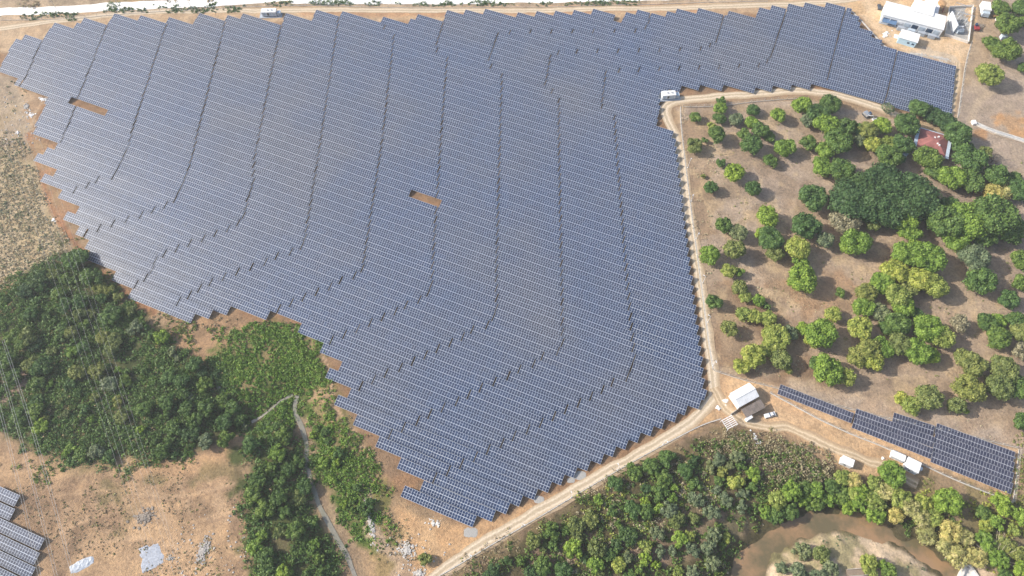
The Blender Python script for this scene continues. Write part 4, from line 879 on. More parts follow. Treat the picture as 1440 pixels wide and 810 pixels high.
# ------------------------------------------------------------------ buildings
def frame_px(a, b, c, z):
    """a->b one roof edge, a->c the other (photograph points at height z): origin, angle, length, width"""
    A = G(*a, z); B = G(*b, z); Cc = G(*c, z); d = B - A; L = float(np.linalg.norm(d)); ang = math.atan2(d[1], d[0])
    nrm = np.array([-d[1], d[0]]) / L; W = float((Cc - A) @ nrm); return A, ang, L, W
def root_at(name, A, ang, label, cat, group=None):
    return empty(name, (A[0], A[1], float(hgt(*A))), ang, label, cat, group)
def shed(name, a, b, c, z, label, roofm='white_metal', wallm='white_dull', eave=.4, kind='gable', rise=.9, ribs=True, group=None, cat='shed', openings=(), walls=True):
    A, ang, L, W = frame_px(a, b, c, z); r = root_at(name, A, ang, label, cat, group)
    y0, y1 = (0, W) if W > 0 else (W, 0)
    e = eave; h = z - (rise if kind == 'gable' else .2)
    if walls:
        mb = MB(); x0_, x1_, a_, b_ = e, L - e, y0 + e, y1 - e; t = .2
        mb.box(x0_, x1_, a_, a_ + t, -.2, h); mb.box(x0_, x1_, b_ - t, b_, -.2, h); mb.box(x0_, x0_ + t, a_ + t, b_ - t, -.2, h); mb.box(x1_ - t, x1_, a_ + t, b_ - t, -.2, h)
        if kind == 'gable':
            for xx in (x0_, x1_ - t):
                m_ = (y0 + y1) / 2
                mb.v += [(xx, a_, h), (xx + t, a_, h), (xx + t, b_, h), (xx, b_, h), (xx, m_, z - .12), (xx + t, m_, z - .12)]; q = len(mb.v) - 6
                for f in ((q, q + 3, q + 4), (q + 1, q + 5, q + 2), (q, q + 4, q + 5, q + 1), (q + 3, q + 2, q + 5, q + 4)): mb.f.append(f); mb.m.append(0)
        mb.build('wall', M[wallm], r)
    mb = MB()
    if kind == 'gable':
        m_ = (y0 + y1) / 2
        for ya, yb in ((y0, m_), (y1, m_)):
            mb.hexa([(0, ya, h), (L, ya, h), (L, yb, z), (0, yb, z), (0, ya, h + .12), (L, ya, h + .12), (L, yb, z + .12), (0, yb, z + .12)])
        if ribs:
            n = int(L / .9)
            for i in range(1, n):
                x = L * i / n
                for ya, yb in ((y0, m_), (y1, m_)):
                    mb.hexa([(x - .04, ya, h + .12), (x + .04, ya, h + .12), (x + .04, yb, z + .12), (x - .04, yb, z + .12), (x - .04, ya, h + .18), (x + .04, ya, h + .18), (x + .04, yb, z + .18), (x - .04, yb, z + .18)])
        mb.box(-.02, L + .02, m_ - .18, m_ + .18, z + .1, z + .22)
    else:
        zz0, zz1 = z, z - rise
        mb.hexa([(0, y0, zz1), (L, y0, zz1), (L, y1, zz0), (0, y1, zz0), (0, y0, zz1 + .12), (L, y0, zz1 + .12), (L, y1, zz0 + .12), (0, y1, zz0 + .12)])
        if ribs:
            n = int(L / .9)
            for i in range(1, n):
                x = L * i / n
                mb.hexa([(x - .05, y0, zz1 + .12), (x + .05, y0, zz1 + .12), (x + .05, y1, zz0 + .12), (x - .05, y1, zz0 + .12), (x - .05, y0, zz1 + .2), (x + .05, y0, zz1 + .2), (x + .05, y1, zz0 + .2), (x - .05, y1, zz0 + .2)])
    mb.build('roof', M[roofm], r)
    for (nm, fx0, fx1, side, z0, z1, mt) in openings:
        o = MB(); x0_ = e + (L - 2 * e) * fx0; x1_ = e + (L - 2 * e) * fx1
        ya = (y0 + e - .06) if side < 0 else (y1 - e - .02); o.box(x0_, x1_, ya, ya + .08, z0, z1); o.build(nm, M[mt], r)
    return r, L, y0, y1
# long white building of the substation
r, L, y0, y1 = shed('control_building', (1242, 20), (1328, 42), (1245, 1.5), 5.2, 'long white-roofed building with dark blue glazed veranda by transformer yard', kind='shed', rise=.5, cat='building', eave=.3, wallm='white_dull')
for i in range(9):
    mb = MB(); x = .8 + (L - 1.6) * i / 8; mb.box(x - .12, x + .12, y0 - .9, y0 - .66, 0, 4.6); mb.build('column', M['white_dull'], r)
for i, mt in enumerate(['glass', 'glass', 'white_dull', 'pale_blue_roof', 'glass', 'pale_blue_roof', 'glass', 'pale_blue_roof']):
    mb = MB(); x = .9 + (L - 1.8) * i / 8; mb.box(x + .2, x + (L - 1.8) / 8 - .2, y0 + .10, y0 + .28, 1.0, 3.2); w_ = mb.build('window', M[mt], r)
mb = MB(); mb.box(0, L, y0 - 1.3, y0 + .1, 0, .25); mb.build('veranda_floor', M['grey_pad'], r)
mb = MB(); mb.hexa([(1, y0 - 2.6, 2.3), (L * .26, y0 - 2.6, 2.3), (L * .26, y0 - .2, 3.0), (1, y0 - .2, 3.0), (1, y0 - 2.6, 2.4), (L * .26, y0 - 2.6, 2.4), (L * .26, y0 - .2, 3.1), (1, y0 - .2, 3.1)]); mb.build('awning', M['blue_dark'], r)
for i in range(4):
    mb = MB(); x = L * (.3 + .17 * i); mb.box(x, x + 3.6, y0 - 3.2, y0 - 1.6, 0, 2.1); mb.build('equipment_cabinet', M[['grey_pad', 'pale_blue_roof', 'grey_pad', 'grey_pad'][i]], r)
shed('annex_building', (1283, 14), (1313, 22), (1286, -2), 6.2, 'tall white-roofed annex behind the long white building', kind='shed', rise=.4, cat='building', eave=.3)
shed('store_building', (1297, 18), (1318, 24), (1300, -6), 4.4, 'lower white-roofed store between annex and orange tank', kind='shed', rise=.3, cat='building', eave=.3)
r, L, y0, y1 = shed('blue_hut', (1264.5, 52), (1291, 60), (1267.8, 40.5), 4.2, 'small light blue hut with white roof and two dark openings', wallm='blue_wall', kind='shed', rise=.35, cat='hut', eave=.35,
     openings=[('window', .52, .66, -1, 1.5, 2.5, 'glass'), ('window', .78, .92, -1, 1.5, 2.5, 'glass')])
mb = MB(); mb.box(-2.2, -.1, y0 + 1.2, y0 + 4.2, 1.9, 2.0); mb.build('side_awning', M['white_metal'], r)
# transformer yard
yc = [(1328, 50), (1360.5, 61), (1367, 10), (1334, 12)]
A = G(1328, 50, 0); r = root_at('transformer_yard', A, 0, 'walled transformer yard with steel gantry and white equipment', 'transformer yard')
YP = [G(u, v, .0) - A for u, v in yc]
mb = MB(); mb.face([(p[0], p[1], .12) for p in YP]); mb.build('gravel_floor', M['gravel'], r)
for a, c in ((0, 1), (1, 2), (2, 3), (3, 0)):
    mb = MB(); p, q = YP[a], YP[c]; d = (q - p) / np.linalg.norm(q - p); s = np.array([-d[1], d[0]]) * .15
    mb.hexa([(*(p - s), -.2), (*(q - s), -.2), (*(q + s), -.2), (*(p + s), -.2), (*(p - s), 1.5), (*(q - s), 1.5), (*(q + s), 1.5), (*(p + s), 1.5)]); mb.build('yard_wall', M['concrete_pale'], r)
def yp(u, v): return G(u, v, 0) - A
p = yp(1336, 38); mb = MB(); mb.box(p[0] - .3, p[0] + .3, p[1] - 5, p[1] + 6, .1, 5.5); mb.build('firewall', M['white_dull'], r)
p = yp(1347, 45)
t_ = MB(); t_.box(p[0] - 1.8, p[0] + 1.8, p[1] - 1.2, p[1] + 1.2, .2, 2.6); t_ = t_.build('transformer_tank', M['white_dull'], r)
for s in (-1, 1):
    mb = MB()
    for i in range(7): mb.box(p[0] - 1.6 + i * .5, p[0] - 1.45 + i * .5, p[1] + (1.25 if s > 0 else -2.1), p[1] + (2.1 if s > 0 else -1.25), .5, 2.3)
    mb.build('radiator', M['pale_blue_roof'], r)
mb = MB(); mb.tube((p[0] - 1.6, p[1] + .4, 3.3), (p[0] + 1.4, p[1] + .4, 3.3), .4, .4, 12); mb.build('conservator', M['white_metal'], r)
for i in range(3):
    mb = MB(); mb.tube((p[0] - 1 + i, p[1] - .5, 2.6), (p[0] - 1 + i, p[1] - .5, 3.9), .12, .06, 8); mb.build('bushing', M['brown_sheet'], r)
for k, (u, v) in enumerate([(1337, 16), (1352, 20), (1364, 24), (1338, 28), (1352, 31), (1362, 35)]):
    q = yp(u, v); mb = MB(); mb.tube((q[0], q[1], .1), (q[0], q[1], 6.0), .12, .1, 6); mb.build('gantry_post', M['steel'], r)
for k, ((u, v), (u2, v2)) in enumerate([((1337, 16), (1364, 24)), ((1338, 28), (1362, 35))]):
    q = yp(u, v); q2 = yp(u2, v2); mb = MB(); mb.tube((*q, 5.9), (*q2, 5.9), .15, .15, 6); mb.build('gantry_beam', M['steel'], r)
for k in range(12):
    q = yp(1341 + (k % 4) * 5.2, 20 + (k // 4) * 6.5 + (k % 4) * 1.5); mb = MB(); mb.box(q[0] - .15, q[0] + .15, q[1] - .15, q[1] + .15, .1, 2.0); mb.tube((q[0], q[1], 2.0), (q[0], q[1], 3.4), .16, .1, 8); mb.build('insulator_stand', M['white_dull' if k % 2 else 'steel'], r)
for k in range(9):
    q = yp(1343 + k * .5, 14 + k * 4.6); q2 = yp(1361 + k * .1, 17 + k * 4.6); mb = MB(); mb.tube((*q, .25), (*q2, .25), .12, .12, 4); mb.build('cable_trench', M['concrete'], r)
# orange tank
p = Gh(1319, 14); r = empty('orange_tank', tuple(p), 0, 'round orange-topped tank on dark red frame beside white buildings', 'tank')
mb = MB(); mb.tube((0, 0, 3.2), (0, 0, 5.0), 2.3, 2.3, 20); mb.build('tank_body', M['orange'], r)
mb = MB(); mb.tube((0, 0, 5.0), (0, 0, 5.5), 2.35, .4, 20); mb.build('tank_lid', M['orange'], r)
for sx_ in (-1, 1):
    for sy_ in (-1, 1): mb = MB(); mb.tube((sx_ * 1.9, sy_ * 1.9, 0), (sx_ * 1.5, sy_ * 1.5, 3.3), .2, .2, 6); mb.build('leg', M['red'], r)
mb = MB(); mb.box(-3.4, -1.4, -2.4, .4, 1.2, 3.2); mb.build('side_hopper', M['red'], r)
# red-roofed house (hip roof) with pale side verandas
A, ang, L, W = frame_px((1284, 209), (1333, 224), (1292, 178), 3.6); r = root_at('red_roofed_house', A, ang, 'house with faded red hipped roof and pale blue side strips among trees', 'house')
mb = MB(); mb.box(.8, L - .8, .8, W - .8, -.2, 3.2); mb.build('wall', M['concrete_pale'], r)
hh = 5.6; i0 = W * .42
mb = MB(); mb.v = [(1.4, 1.0, 3.4), (L - 1.4, 1.0, 3.4), (L - 1.4, W - .6, 3.4), (1.4, W - .6, 3.4), (1.4 + i0, W / 2, hh), (L - 1.4 - i0 * .8, W / 2, hh)]
mb.f = [(0, 1, 5, 4), (1, 2, 5), (2, 3, 4, 5), (3, 0, 4), (3, 2, 1, 0)]; mb.m = [0] * 5; mb.build('roof', M['red_roof'], r)
for x0_, x1_ in ((-.2, 1.35), (L - 1.35, L + .2)):
    mb = MB(); mb.box(x0_, x1_, .2, W, 3.25, 3.38); mb.build('side_strip_roof', M['pale_blue_roof'], r)
mb = MB(); mb.box(1.4, L - 1.4, W - .55, W - .1, 3.25, 3.36); mb.build('back_gutter', M['pale_blue_roof'], r)
for (x, y) in ((L * .5, W * .62), (L * .6, W * .7), (L * .6, W * .4), (L * .66, W * .36)):
    mb = MB(); mb.box(x - .35, x + .35, y - .35, y + .35, 4.4, 5.4); mb.build('roof_vent', M['white_metal'], r)
for k in range(3): mb = MB(); x = L * (.2 + .27 * k); mb.box(x, x + 1.2, .72, .82, .9, 2.2); mb.build('window', M['glass'], r)
shed('outhouse', (1264, 218), (1272, 223), (1268, 209), 2.8, 'small pale blue-grey roofed outhouse left of the red-roofed house', 'pale_blue_roof', 'concrete', kind='gable', rise=.5)
# sheds at the lower junction
shed('white_shed', (1041, 571.5), (1069, 556), (1025, 553), 4.6, 'large white gable-roofed shed at the dirt road junction', kind='gable', rise=1.3, eave=.3)
r, L, y0, y1 = shed('brown_shed', (1050, 587), (1077, 572.5), (1040, 577), 3.2, 'weathered brown lean-to shed beside the large white shed', 'brown_sheet', 'wood', kind='shed', rise=.5, eave=.5, walls=False)
for x in (0.3, L * .33, L * .66, L - .3):
    for y in (y0 + .3, y1 - .3): mb = MB(); mb.tube((x, y, -.2), (x, y, 2.75), .08, .08, 6); mb.build('post', M['wood'], r)
mb = MB(); mb.box(1.2, L - .5, y1 - .45, y1 - .35, 0, 2.4); mb.build('back_wall', M['wood'], r)
mb = MB(); mb.box(1.5, L - 2, y0 + .6, y0 + 1.6, 0, .9); mb.build('workbench', M['wood'], r)
r, L, y0, y1 = shed('site_container', (1052, 591), (1059, 587), (1050, 586.5), 2.6, 'small white container in front of the brown shed', kind='shed', rise=.1, eave=.02, ribs=False, cat='container')
A, ang, L, W = frame_px((1024, 604.4), (1038.3, 596.7), (1013.9, 590.6), 3.2); r = root_at('slatted_canopy', A, ang, 'white slatted canopy on posts below the dirt road junction', 'canopy')
nsl = 6
for i in range(nsl):
    mb = MB(); yA = W * i / nsl; mb.box(0, L, yA + .3, yA + W / nsl - .2, 3.0 + .05 * (i % 2), 3.08 + .05 * (i % 2)); mb.build('roof_panel', M['white_metal'], r)
for fxx in (0, .5, 1):
    mb = MB(); mb.box(max(0, L * fxx - .12), max(.14, L * fxx - .0), 0, W, 2.85, 2.97); mb.build('roof_beam', M['white_dull'], r)
for x in (.15, L - .15):
    for y in (.15, W - .15): mb = MB(); mb.tube((x, y, -.2), (x, y, 2.85), .08, .08, 6); mb.build('post', M['white_dull'], r)
shed('white_hut', (1182.4, 650.1), (1199, 657.4), (1186.8, 640.9), 3.0, 'white flat-roofed hut at edge of the bank trees', kind='shed', rise=.2, cat='hut', eave=.15, openings=[('window', .3, .5, -1, 1.0, 2.0, 'glass')])
r, L, y0, y1 = shed('white_cabin', (1272.8, 656.3), (1291.8, 665.7), (1278.6, 642.8), 3.2, 'larger white box cabin below the small solar plot', kind='shed', rise=.15, cat='cabin', eave=.1, openings=[('door', .1, .2, -1, 0, 2.1, 'pale_blue_roof'), ('vent', .38, .5, -1, 1.2, 1.9, 'dark_steel'), ('window', .66, .84, -1, 1.2, 2.1, 'pale_blue_roof')])
mb = MB(); mb.box(L + .1, L + 1.6, y1 - 1.9, y1 - .6, 0, 1.3); mb.build('air_unit', M['white_dull'], r)
A, ang, L, W = frame_px((1254.3, 641), (1272.3, 648.9), (1257.8, 632.6), 2.8); r = root_at('long_container', A, ang, 'long white container with chamfered roof beside the white cabin', 'container')
mb = MB(); c_ = .5; prof = [(0, .3), (W, .3), (W, 2.3), (W - c_, 2.8), (c_, 2.8), (0, 2.3)]
b0 = len(mb.v); mb.v = [(x, y, z) for x in (0, L) for y, z in prof]; k = len(prof)
for i in range(k): mb.f.append((i, (i + 1) % k, k + (i + 1) % k, k + i)); mb.m.append(0)
mb.f += [tuple(reversed(range(k))), tuple(range(k, 2 * k))]; mb.m += [0, 0]; mb.build('container_body', M['white_metal'], r)
for i in range(6): mb = MB(); x = L * (i + .5) / 6; mb.box(x - .35, x + .35, -.04, .0 - .002, .9, 1.9); mb.build('side_panel', M['pale_blue_roof'], r)
for x in (.5, L - .5): mb = MB(); mb.box(x - .2, x + .2, .2, W - .2, 0, .3); mb.build('skid', M['dark_steel'], r)
# inverter stations
def station(u, v, ang, label, L=8.5, W=3.2):
    p = Gh(u, v); r = empty('inverter_station', tuple(p), ang, label, 'inverter station', 'inverter stations')
    mb = MB(); mb.box(-L / 2 - 1.6, L / 2 + 2.8, -2.6, 2.6, -.1, .18); mb.build('concrete_pad', M['grey_pad'], r)
    mb = MB(); mb.box(-L / 2, L / 2, -W / 2, W / 2, .5, 3.1)
    for i in range(18): x = -L / 2 + .25 + i * (L - .5) / 17; mb.box(x - .06, x + .06, -W / 2 - .05, -W / 2, .6, 3.0)
    mb.build('container_body', M['white_dull'], r)
    mb = MB(); mb.box(-L / 2 - .05, L / 2 + .05, -W / 2 - .08, W / 2 + .05, 3.1, 3.25); mb.build('roof', M['white_metal'], r)
    for x in (-.5, 1.6): mb = MB(); mb.box(x - .45, x + .45, -.4, .4, 3.25, 3.6); mb.build('roof_vent', M['steel'], r)
    for k, x in enumerate((-L * .32, -L * .05, L * .12, L * .3)): mb = MB(); mb.box(x - .5, x + .5, -W / 2 - .09, -W / 2 - .052, 1.0, 2.6); mb.build('louvre', M['dark_steel' if k == 1 else 'pale_blue_roof'], r)
    for x in (-L * .4, 0, L * .4): mb = MB(); mb.box(x - .3, x + .3, -W / 2 + .1, W / 2 - .1, .18, .5); mb.build('footing', M['dark_steel'], r)
    mb = MB(); mb.box(L / 2 + .5, L / 2 + 2.2, -1.1, 1.1, .2, 2.1); t = mb.build('transformer', M['pale_blue_roof'], r)
    for s in (-1, 1):
        mb = MB()
        for i in range(5): mb.box(L / 2 + .6 + i * .32, L / 2 + .7 + i * .32, s * 1.35 - .22, s * 1.35 + .22, .5, 1.8)
        mb.build('radiator', M['white_dull'], t)
station(380, 21, R(2), 'white inverter container on grey slab beside the top dirt road', 8.0)
station(939, 137, R(6), 'white inverter container at the inner corner of the field', 7.0)

# ------------------------------------------------------------------ vehicles and small things
def vehicle(u, v, ang, label, cat, body, L=4.4, W=1.8, name='parked_car', pickup=False):
    p = Gh(u, v); r = empty(name, tuple(p), ang, label, cat)
    mb = MB(); mb.hexa([(-L / 2, -W / 2, .35), (L / 2, -W / 2, .35), (L / 2, W / 2, .35), (-L / 2, W / 2, .35), (-L / 2 + .08, -W / 2 + .08, .95), (L / 2 - .1, -W / 2 + .08, .85), (L / 2 - .1, W / 2 - .08, .85), (-L / 2 + .08, W / 2 - .08, .95)]); mb.build('body', M[body], r)
    x0, x1 = (-.3, L * .24) if pickup else (-L * .38, L * .22)
    mb = MB(); mb.hexa([(x0, -W / 2 + .1, .9), (x1 + .5, -W / 2 + .1, .88), (x1 + .5, W / 2 - .1, .88), (x0, W / 2 - .1, .9), (x0 + .3, -W / 2 + .25, 1.5), (x1, -W / 2 + .25, 1.5), (x1, W / 2 - .25, 1.5), (x0 + .3, W / 2 - .25, 1.5)]); cb = mb.build('cabin', M['glass'], r)
    mb = MB(); mb.box(x0 + .32, x1 - .02, -W / 2 + .27, W / 2 - .27, 1.5, 1.55); mb.build('roof', M[body], cb)
    for sx_ in (-.31, .31):
        for sy_ in (-1, 1): mb = MB(); mb.tube((L * sx_, sy_ * (W / 2 - .2), .34), (L * sx_, sy_ * (W / 2 + .02), .34), .34, .34, 14); mb.build('wheel', M['tyre'], r)
    return r
vehicle(1236, 11, R(80), 'dark grey car parked left of the long white building', 'car', 'dark_steel')
r = vehicle(1082, 584, R(15), 'small white pickup on bare ground right of the brown shed', 'pickup truck', 'white_metal', 4.8, 1.8, 'pickup_truck', True)
# lorry with white box, top right
p = Gh(1382, 14); r = empty('box_truck', tuple(p), R(78), 'white box lorry parked right of the transformer yard', 'lorry')
mb = MB(); mb.box(-4.5, 2.2, -2.2, 2.2, 1.0, 4.0); mb.build('cargo_box', M['white_metal'], r)
mb = MB(); mb.hexa([(-6.6, -1.9, .7), (-4.55, -1.9, .7), (-4.55, 1.9, .7), (-6.6, 1.9, .7), (-6.3, -1.8, 2.8), (-4.55, -1.8, 3.0), (-4.55, 1.8, 3.0), (-6.3, 1.8, 2.8)]); mb.build('cab', M['pale_blue_roof'], r)
for x in (-5.6, -1, 1): 
    for s in (-1, 1): mb = MB(); mb.tube((x, s * 1.7, .55), (x, s * 2.1, .55), .55, .55, 12); mb.build('wheel', M['tyre'], r)
# small tractor, excavator
def machine(u, v, ang, label, bodym, cat, boom=True, name='excavator'):
    p = Gh(u, v); r = empty(name, tuple(p), ang, label, cat)
    for s in (-1, 1): mb = MB(); mb.hexa([(-1.7, s * 1.05 - .3, 0), (1.7, s * 1.05 - .3, 0), (1.7, s * 1.05 + .3, 0), (-1.7, s * 1.05 + .3, 0), (-2.0, s * 1.05 - .3, .7), (2.0, s * 1.05 - .3, .7), (2.0, s * 1.05 + .3, .7), (-2.0, s * 1.05 + .3, .7)]); mb.build('track', M['dark_steel'], r)
    mb = MB(); mb.box(-1.9, 1.2, -1.2, 1.2, .8, 1.8); mb.build('body', M[bodym], r)
    mb = MB(); mb.box(0, 1.5, .1, 1.15, 1.8, 2.9); mb.build('cab', M['glass'], r)
    if boom:
        mb = MB(); mb.tube((1.0, -.4, 1.4), (3.3, -.4, 3.6), .25, .22, 6); mb.tube((3.3, -.4, 3.6), (5.2, -.4, 1.6), .2, .16, 6); mb.build('boom', M[bodym], r)
        mb = MB(); mb.hexa([(4.9, -.9, .6), (5.8, -.9, .8), (5.8, .1, .8), (4.9, .1, .6), (4.9, -.9, 1.6), (5.4, -.9, 1.6), (5.4, .1, 1.6), (4.9, .1, 1.6)]); mb.build('bucket', M['dark_steel'], r)
machine(1218, 163, R(-60), 'white and grey excavator on bare ground below the right panels', 'steel', 'excavator')
machine(1372, 41, R(80), 'small dark red machine right of the transformer yard', 'red', 'tractor', False, 'tractor')
vehicle(1406, 29, R(5), 'white van between two round trees at top right', 'van', 'white_metal', 5.4, 2.0, 'parked_van')
vehicle(1397, 8, R(60), 'white car at top right edge left of a tree', 'car', 'white_metal')
vehicle(1403, 23.5, R(0), 'orange flat vehicle above the white van at top right', 'truck', 'orange', 6, 1.8, 'flatbed_truck', True)
p = Gh(1409, 55); r = empty('water_tank', tuple(p), 0, 'pale blue box tank between two trees at top right', 'water tank')
mb = MB(); mb.box(-1.4, 1.4, -1, 1.4, .4, 2.6); mb.build('tank_body', M['pale_blue_roof'], r); mb = MB(); mb.box(-.2, 1.2, -2.0, -1.05, 0, 1.3); mb.build('pump_box', M['blue_dark'], r)
# concrete channel
P = [G(u, v, .3) for u, v in [(1371, 173), (1388, 181), (1405, 187), (1425, 193), (1460, 205)]]; A = P[0]
r = root_at('concrete_channel', A, 0, 'long pale concrete channel with white end block on bare ground', 'channel')
for sgn, nm in ((-1, 'channel_wall'), (1, 'channel_wall')):
    mb = MB()
    for a, c in zip(P[:-1], P[1:]):
        d = (c - a) / np.linalg.norm(c - a); s = np.array([-d[1], d[0]]); a_ = a - A + s * sgn * .75; c_ = c - A + s * sgn * .75; h_ = s * .14
        mb.hexa([(*(a_ - h_), -.2), (*(c_ - h_), -.2), (*(c_ + h_), -.2), (*(a_ + h_), -.2), (*(a_ - h_), .9), (*(c_ - h_), .9), (*(c_ + h_), .9), (*(a_ + h_), .9)])
    mb.build(nm, M['concrete_pale'], r)
mb = MB()
for a, c in zip(P[:-1], P[1:]):
    d = (c - a) / np.linalg.norm(c - a); s = np.array([-d[1], d[0]]) * .6; a_ = a - A; c_ = c - A; mb.face([(*(a_ - s), .14), (*(c_ - s), .14), (*(c_ + s), .14), (*(a_ + s), .14)])
mb.build('channel_floor', M['grey_pad'], r)
mb = MB(); mb.box(-1.6, .2, -1.2, 1.2, 0, 1.4); mb.build('end_block', M['white_metal'], r)
# weir at the lower right
A = G(1357, 795, -1.5); r = root_at('concrete_weir', A, 0, 'pale concrete weir slab where the river leaves bottom right', 'weir'); r.location.z = 0
def q_(u, v): return G(u, v, -1.5) - A
def wallseg(p, q, t, z0, z1, nm):
    mb = MB(); d = (q - p) / np.linalg.norm(q - p); s = np.array([-d[1], d[0]]) * t / 2
    mb.hexa([(*(p - s), z0), (*(q - s), z0), (*(q + s), z0), (*(p + s), z0), (*(p - s), z1), (*(q - s), z1), (*(q + s), z1), (*(p + s), z1)]); mb.build(nm, M['concrete_pale'], r)
wallseg(q_(1358, 796), q_(1342, 830), 1.1, -4, -1.1, 'wing_wall'); wallseg(q_(1362, 793), q_(1382, 822), .8, -4, -.8, 'wing_wall'); wallseg(q_(1350, 790), q_(1366, 797), .5, -4, -.7, 'head_wall')
mb = MB(); mb.face([(*q_(1358, 798), -1.9), (*q_(1344, 835), -1.9), (*q_(1388, 835), -1.9), (*q_(1366, 799), -1.9)]); o = mb.build('apron_slab', M['concrete_pale'], r)
# footbridge at the sand bar
A = G(1197, 806, -1); r = root_at('footbridge', A, R(4), 'low weathered footbridge on the sand bar at the bottom edge', 'footbridge')
mb = MB(); mb.box(-2.5, 6, -1.2, 1.2, .8, 1.0); mb.build('deck', M['wood'], r)
for y in (-1.2, 1.2): mb = MB(); mb.box(-2.5, 6, y - .05, y + .05, 1.7, 1.8); mb.build('handrail', M['concrete_pale'], r)
for x in (-2.3, 1.7, 5.8):
    for y in (-1.1, 1.1): mb = MB(); mb.tube((x, y, -1), (x, y, 1.8), .08, .08, 6); mb.build('post', M['wood'], r)
# bare fallen bamboo
p = Gh(1400, 785); r = empty('dry_bamboo_clump', tuple(p), 0, 'fan of bare whitish bamboo culms at the bottom right', 'bamboo')
mb = MB(); rr = random.Random(4)
for i in range(46):
    a = R(rr.uniform(20, 165)); L_ = rr.uniform(4, 10); z1 = rr.uniform(1.0, 5); mb.tube((rr.uniform(-.6, .6), rr.uniform(-.6, .6), 0), (math.cos(a) * L_, math.sin(a) * L_, z1), .09, .03, 4)
for i in range(22):
    a = R(rr.uniform(-30, 20)); L_ = rr.uniform(5, 11); mb.tube((rr.uniform(-.6, .6), rr.uniform(-1, .6), .2), (math.cos(a) * L_, math.sin(a) * L_ - 1, rr.uniform(.5, 3)), .07, .02, 4)
mb.build('culms', M['straw'], r)

def rubble(u, v, rx, ry, mat, label, name='rubble_heap', cat='rubble heap', ang=0, n=90, s0=.12, s1=.5, h=.35):
    p = Gh(u, v); V = []; Qs = []; g_ = random.Random(int(u * 31 + v))
    for i in range(n):
        a = g_.uniform(0, 6.283); q = abs(g_.gauss(0, .48)); x = math.cos(a) * q * rx; y = math.sin(a) * q * ry
        X_ = x * math.cos(ang) - y * math.sin(ang); Y_ = x * math.sin(ang) + y * math.cos(ang); Z_ = float(hgt(X_ + p[0], Y_ + p[1])) - p[2] + max(0, 1 - q) * h * g_.random()
        s = g_.uniform(s0, s1); c3 = []; th = g_.uniform(0, 3.1)
        for dz_ in (-.3, .35):
            for (i_, j_) in ((-1, -1), (1, -1), (1, 1), (-1, 1)):
                ex = i_ * s * g_.uniform(.5, 1); ey = j_ * s * g_.uniform(.4, .9); c3.append((X_ + ex * math.cos(th) - ey * math.sin(th), Y_ + ex * math.sin(th) + ey * math.cos(th), Z_ + dz_ * s * g_.uniform(.6, 1.6)))
        b0 = len(V); V += c3
        for f in ((4, 5, 6, 7), (3, 2, 1, 0), (0, 1, 5, 4), (1, 2, 6, 5), (2, 3, 7, 6), (3, 0, 4, 7)): Qs.append(tuple(b0 + t for t in f))
    o = link(name, np_mesh(name, V, Qs, M[mat])); o.location = tuple(p); return tag(o, label, cat, None, 'stuff' if n >= 40 else None)
def mound(u, v, rx, ry, h, mat, label, name='gravel_pile', cat='gravel pile', ang=0, rough=.35, sq=0):
    p = Gh(u, v); n = 26; V = []; Qs = []
    for i in range(n):
        for j in range(n):
            a = (i / (n - 1) - .5) * 2; c = (j / (n - 1) - .5) * 2; d = math.hypot(a, c) if not sq else max(abs(a), abs(c))
            x = a * rx; y = c * ry; X_ = x * math.cos(ang) - y * math.sin(ang) + p[0]; Y_ = x * math.sin(ang) + y * math.cos(ang) + p[1]
            nz = float(fbm(X_ * 1.0, Y_, .9, 3)); e = max(0, 1 - d * (1 + (float(fbm(X_, Y_, 2.5, 2)) - .5) * .9))
            V.append((X_ - p[0], Y_ - p[1], float(hgt(X_, Y_)) - p[2] + (h * min(1, e * 3) * (1 - rough + rough * 2 * nz) if e > 0 else -.15)))
    for i in range(n - 1):
        for j in range(n - 1): Qs.append((i * n + j, (i + 1) * n + j, (i + 1) * n + j + 1, i * n + j + 1))
    o = link(name, np_mesh(name, V, Qs, M[mat])); o.location = tuple(p); return tag(o, label, cat)
mound(662, 749, 2.6, 1.9, .06, 'gravel', 'flat grey gravel patch right of the bottom tip table')
mound(758, 702, 2.0, 1.6, .06, 'gravel', 'middle flat grey gravel patch by the bottom road', )
mound(816, 669, 2.3, 1.8, .06, 'gravel', 'upper flat grey gravel patch by the bottom road')
mound(803, 675, 1.5, 1.1, .06, 'gravel', 'small pale gravel patch left of the upper grey one')
rubble(572, 773, 4.2, 4.6, 'rock', 'heap of pale rubble near the bottom end of the road', n=240)
rubble(590, 806, 3.2, 2.0, 'rock', 'lower heap of pale rubble at the bottom edge', n=110)
rubble(610, 736, 3.0, 2.0, 'concrete_pale', 'small white rubble heap under the bottom solar tables', n=60)
rubble(521, 735, 1.6, 8.0, 'rock', 'strip of pale rubble in the gully right of the stream', ang=R(15), n=260)
mound(116, 793, 4.4, 2.0, .2, 'tarp', 'crumpled pale blue sheet on the lower left clearing', 'tarpaulin', 'tarpaulin', R(30), .9)
mound(213, 782, 4.2, 4.6, .12, 'gravel_blue', 'square patch of blue-grey gravel on the lower left clearing', ang=R(25), sq=1)
rubble(239, 785, 2.0, 1.6, 'gravel', 'small grey gravel patch beside the square blue-grey one', 'gravel_pile', 'gravel pile', n=60, s1=.35)
rubble(286, 775, 2.6, 6.0, 'rock_dull', 'rough grey rock heap right of the gravel patches', ang=R(-10), n=260)
rubble(203, 728, 5.0, 3.4, 'brush', 'heap of dry brushwood in the lower left clearing', 'brushwood_heap', 'brushwood', R(30), 200, .1, .6)
rubble(1380, 36, 2.6, 2.0, 'brush', 'brushwood heap between red machine and white lorry', 'brushwood_heap', 'brushwood', 0, 80)
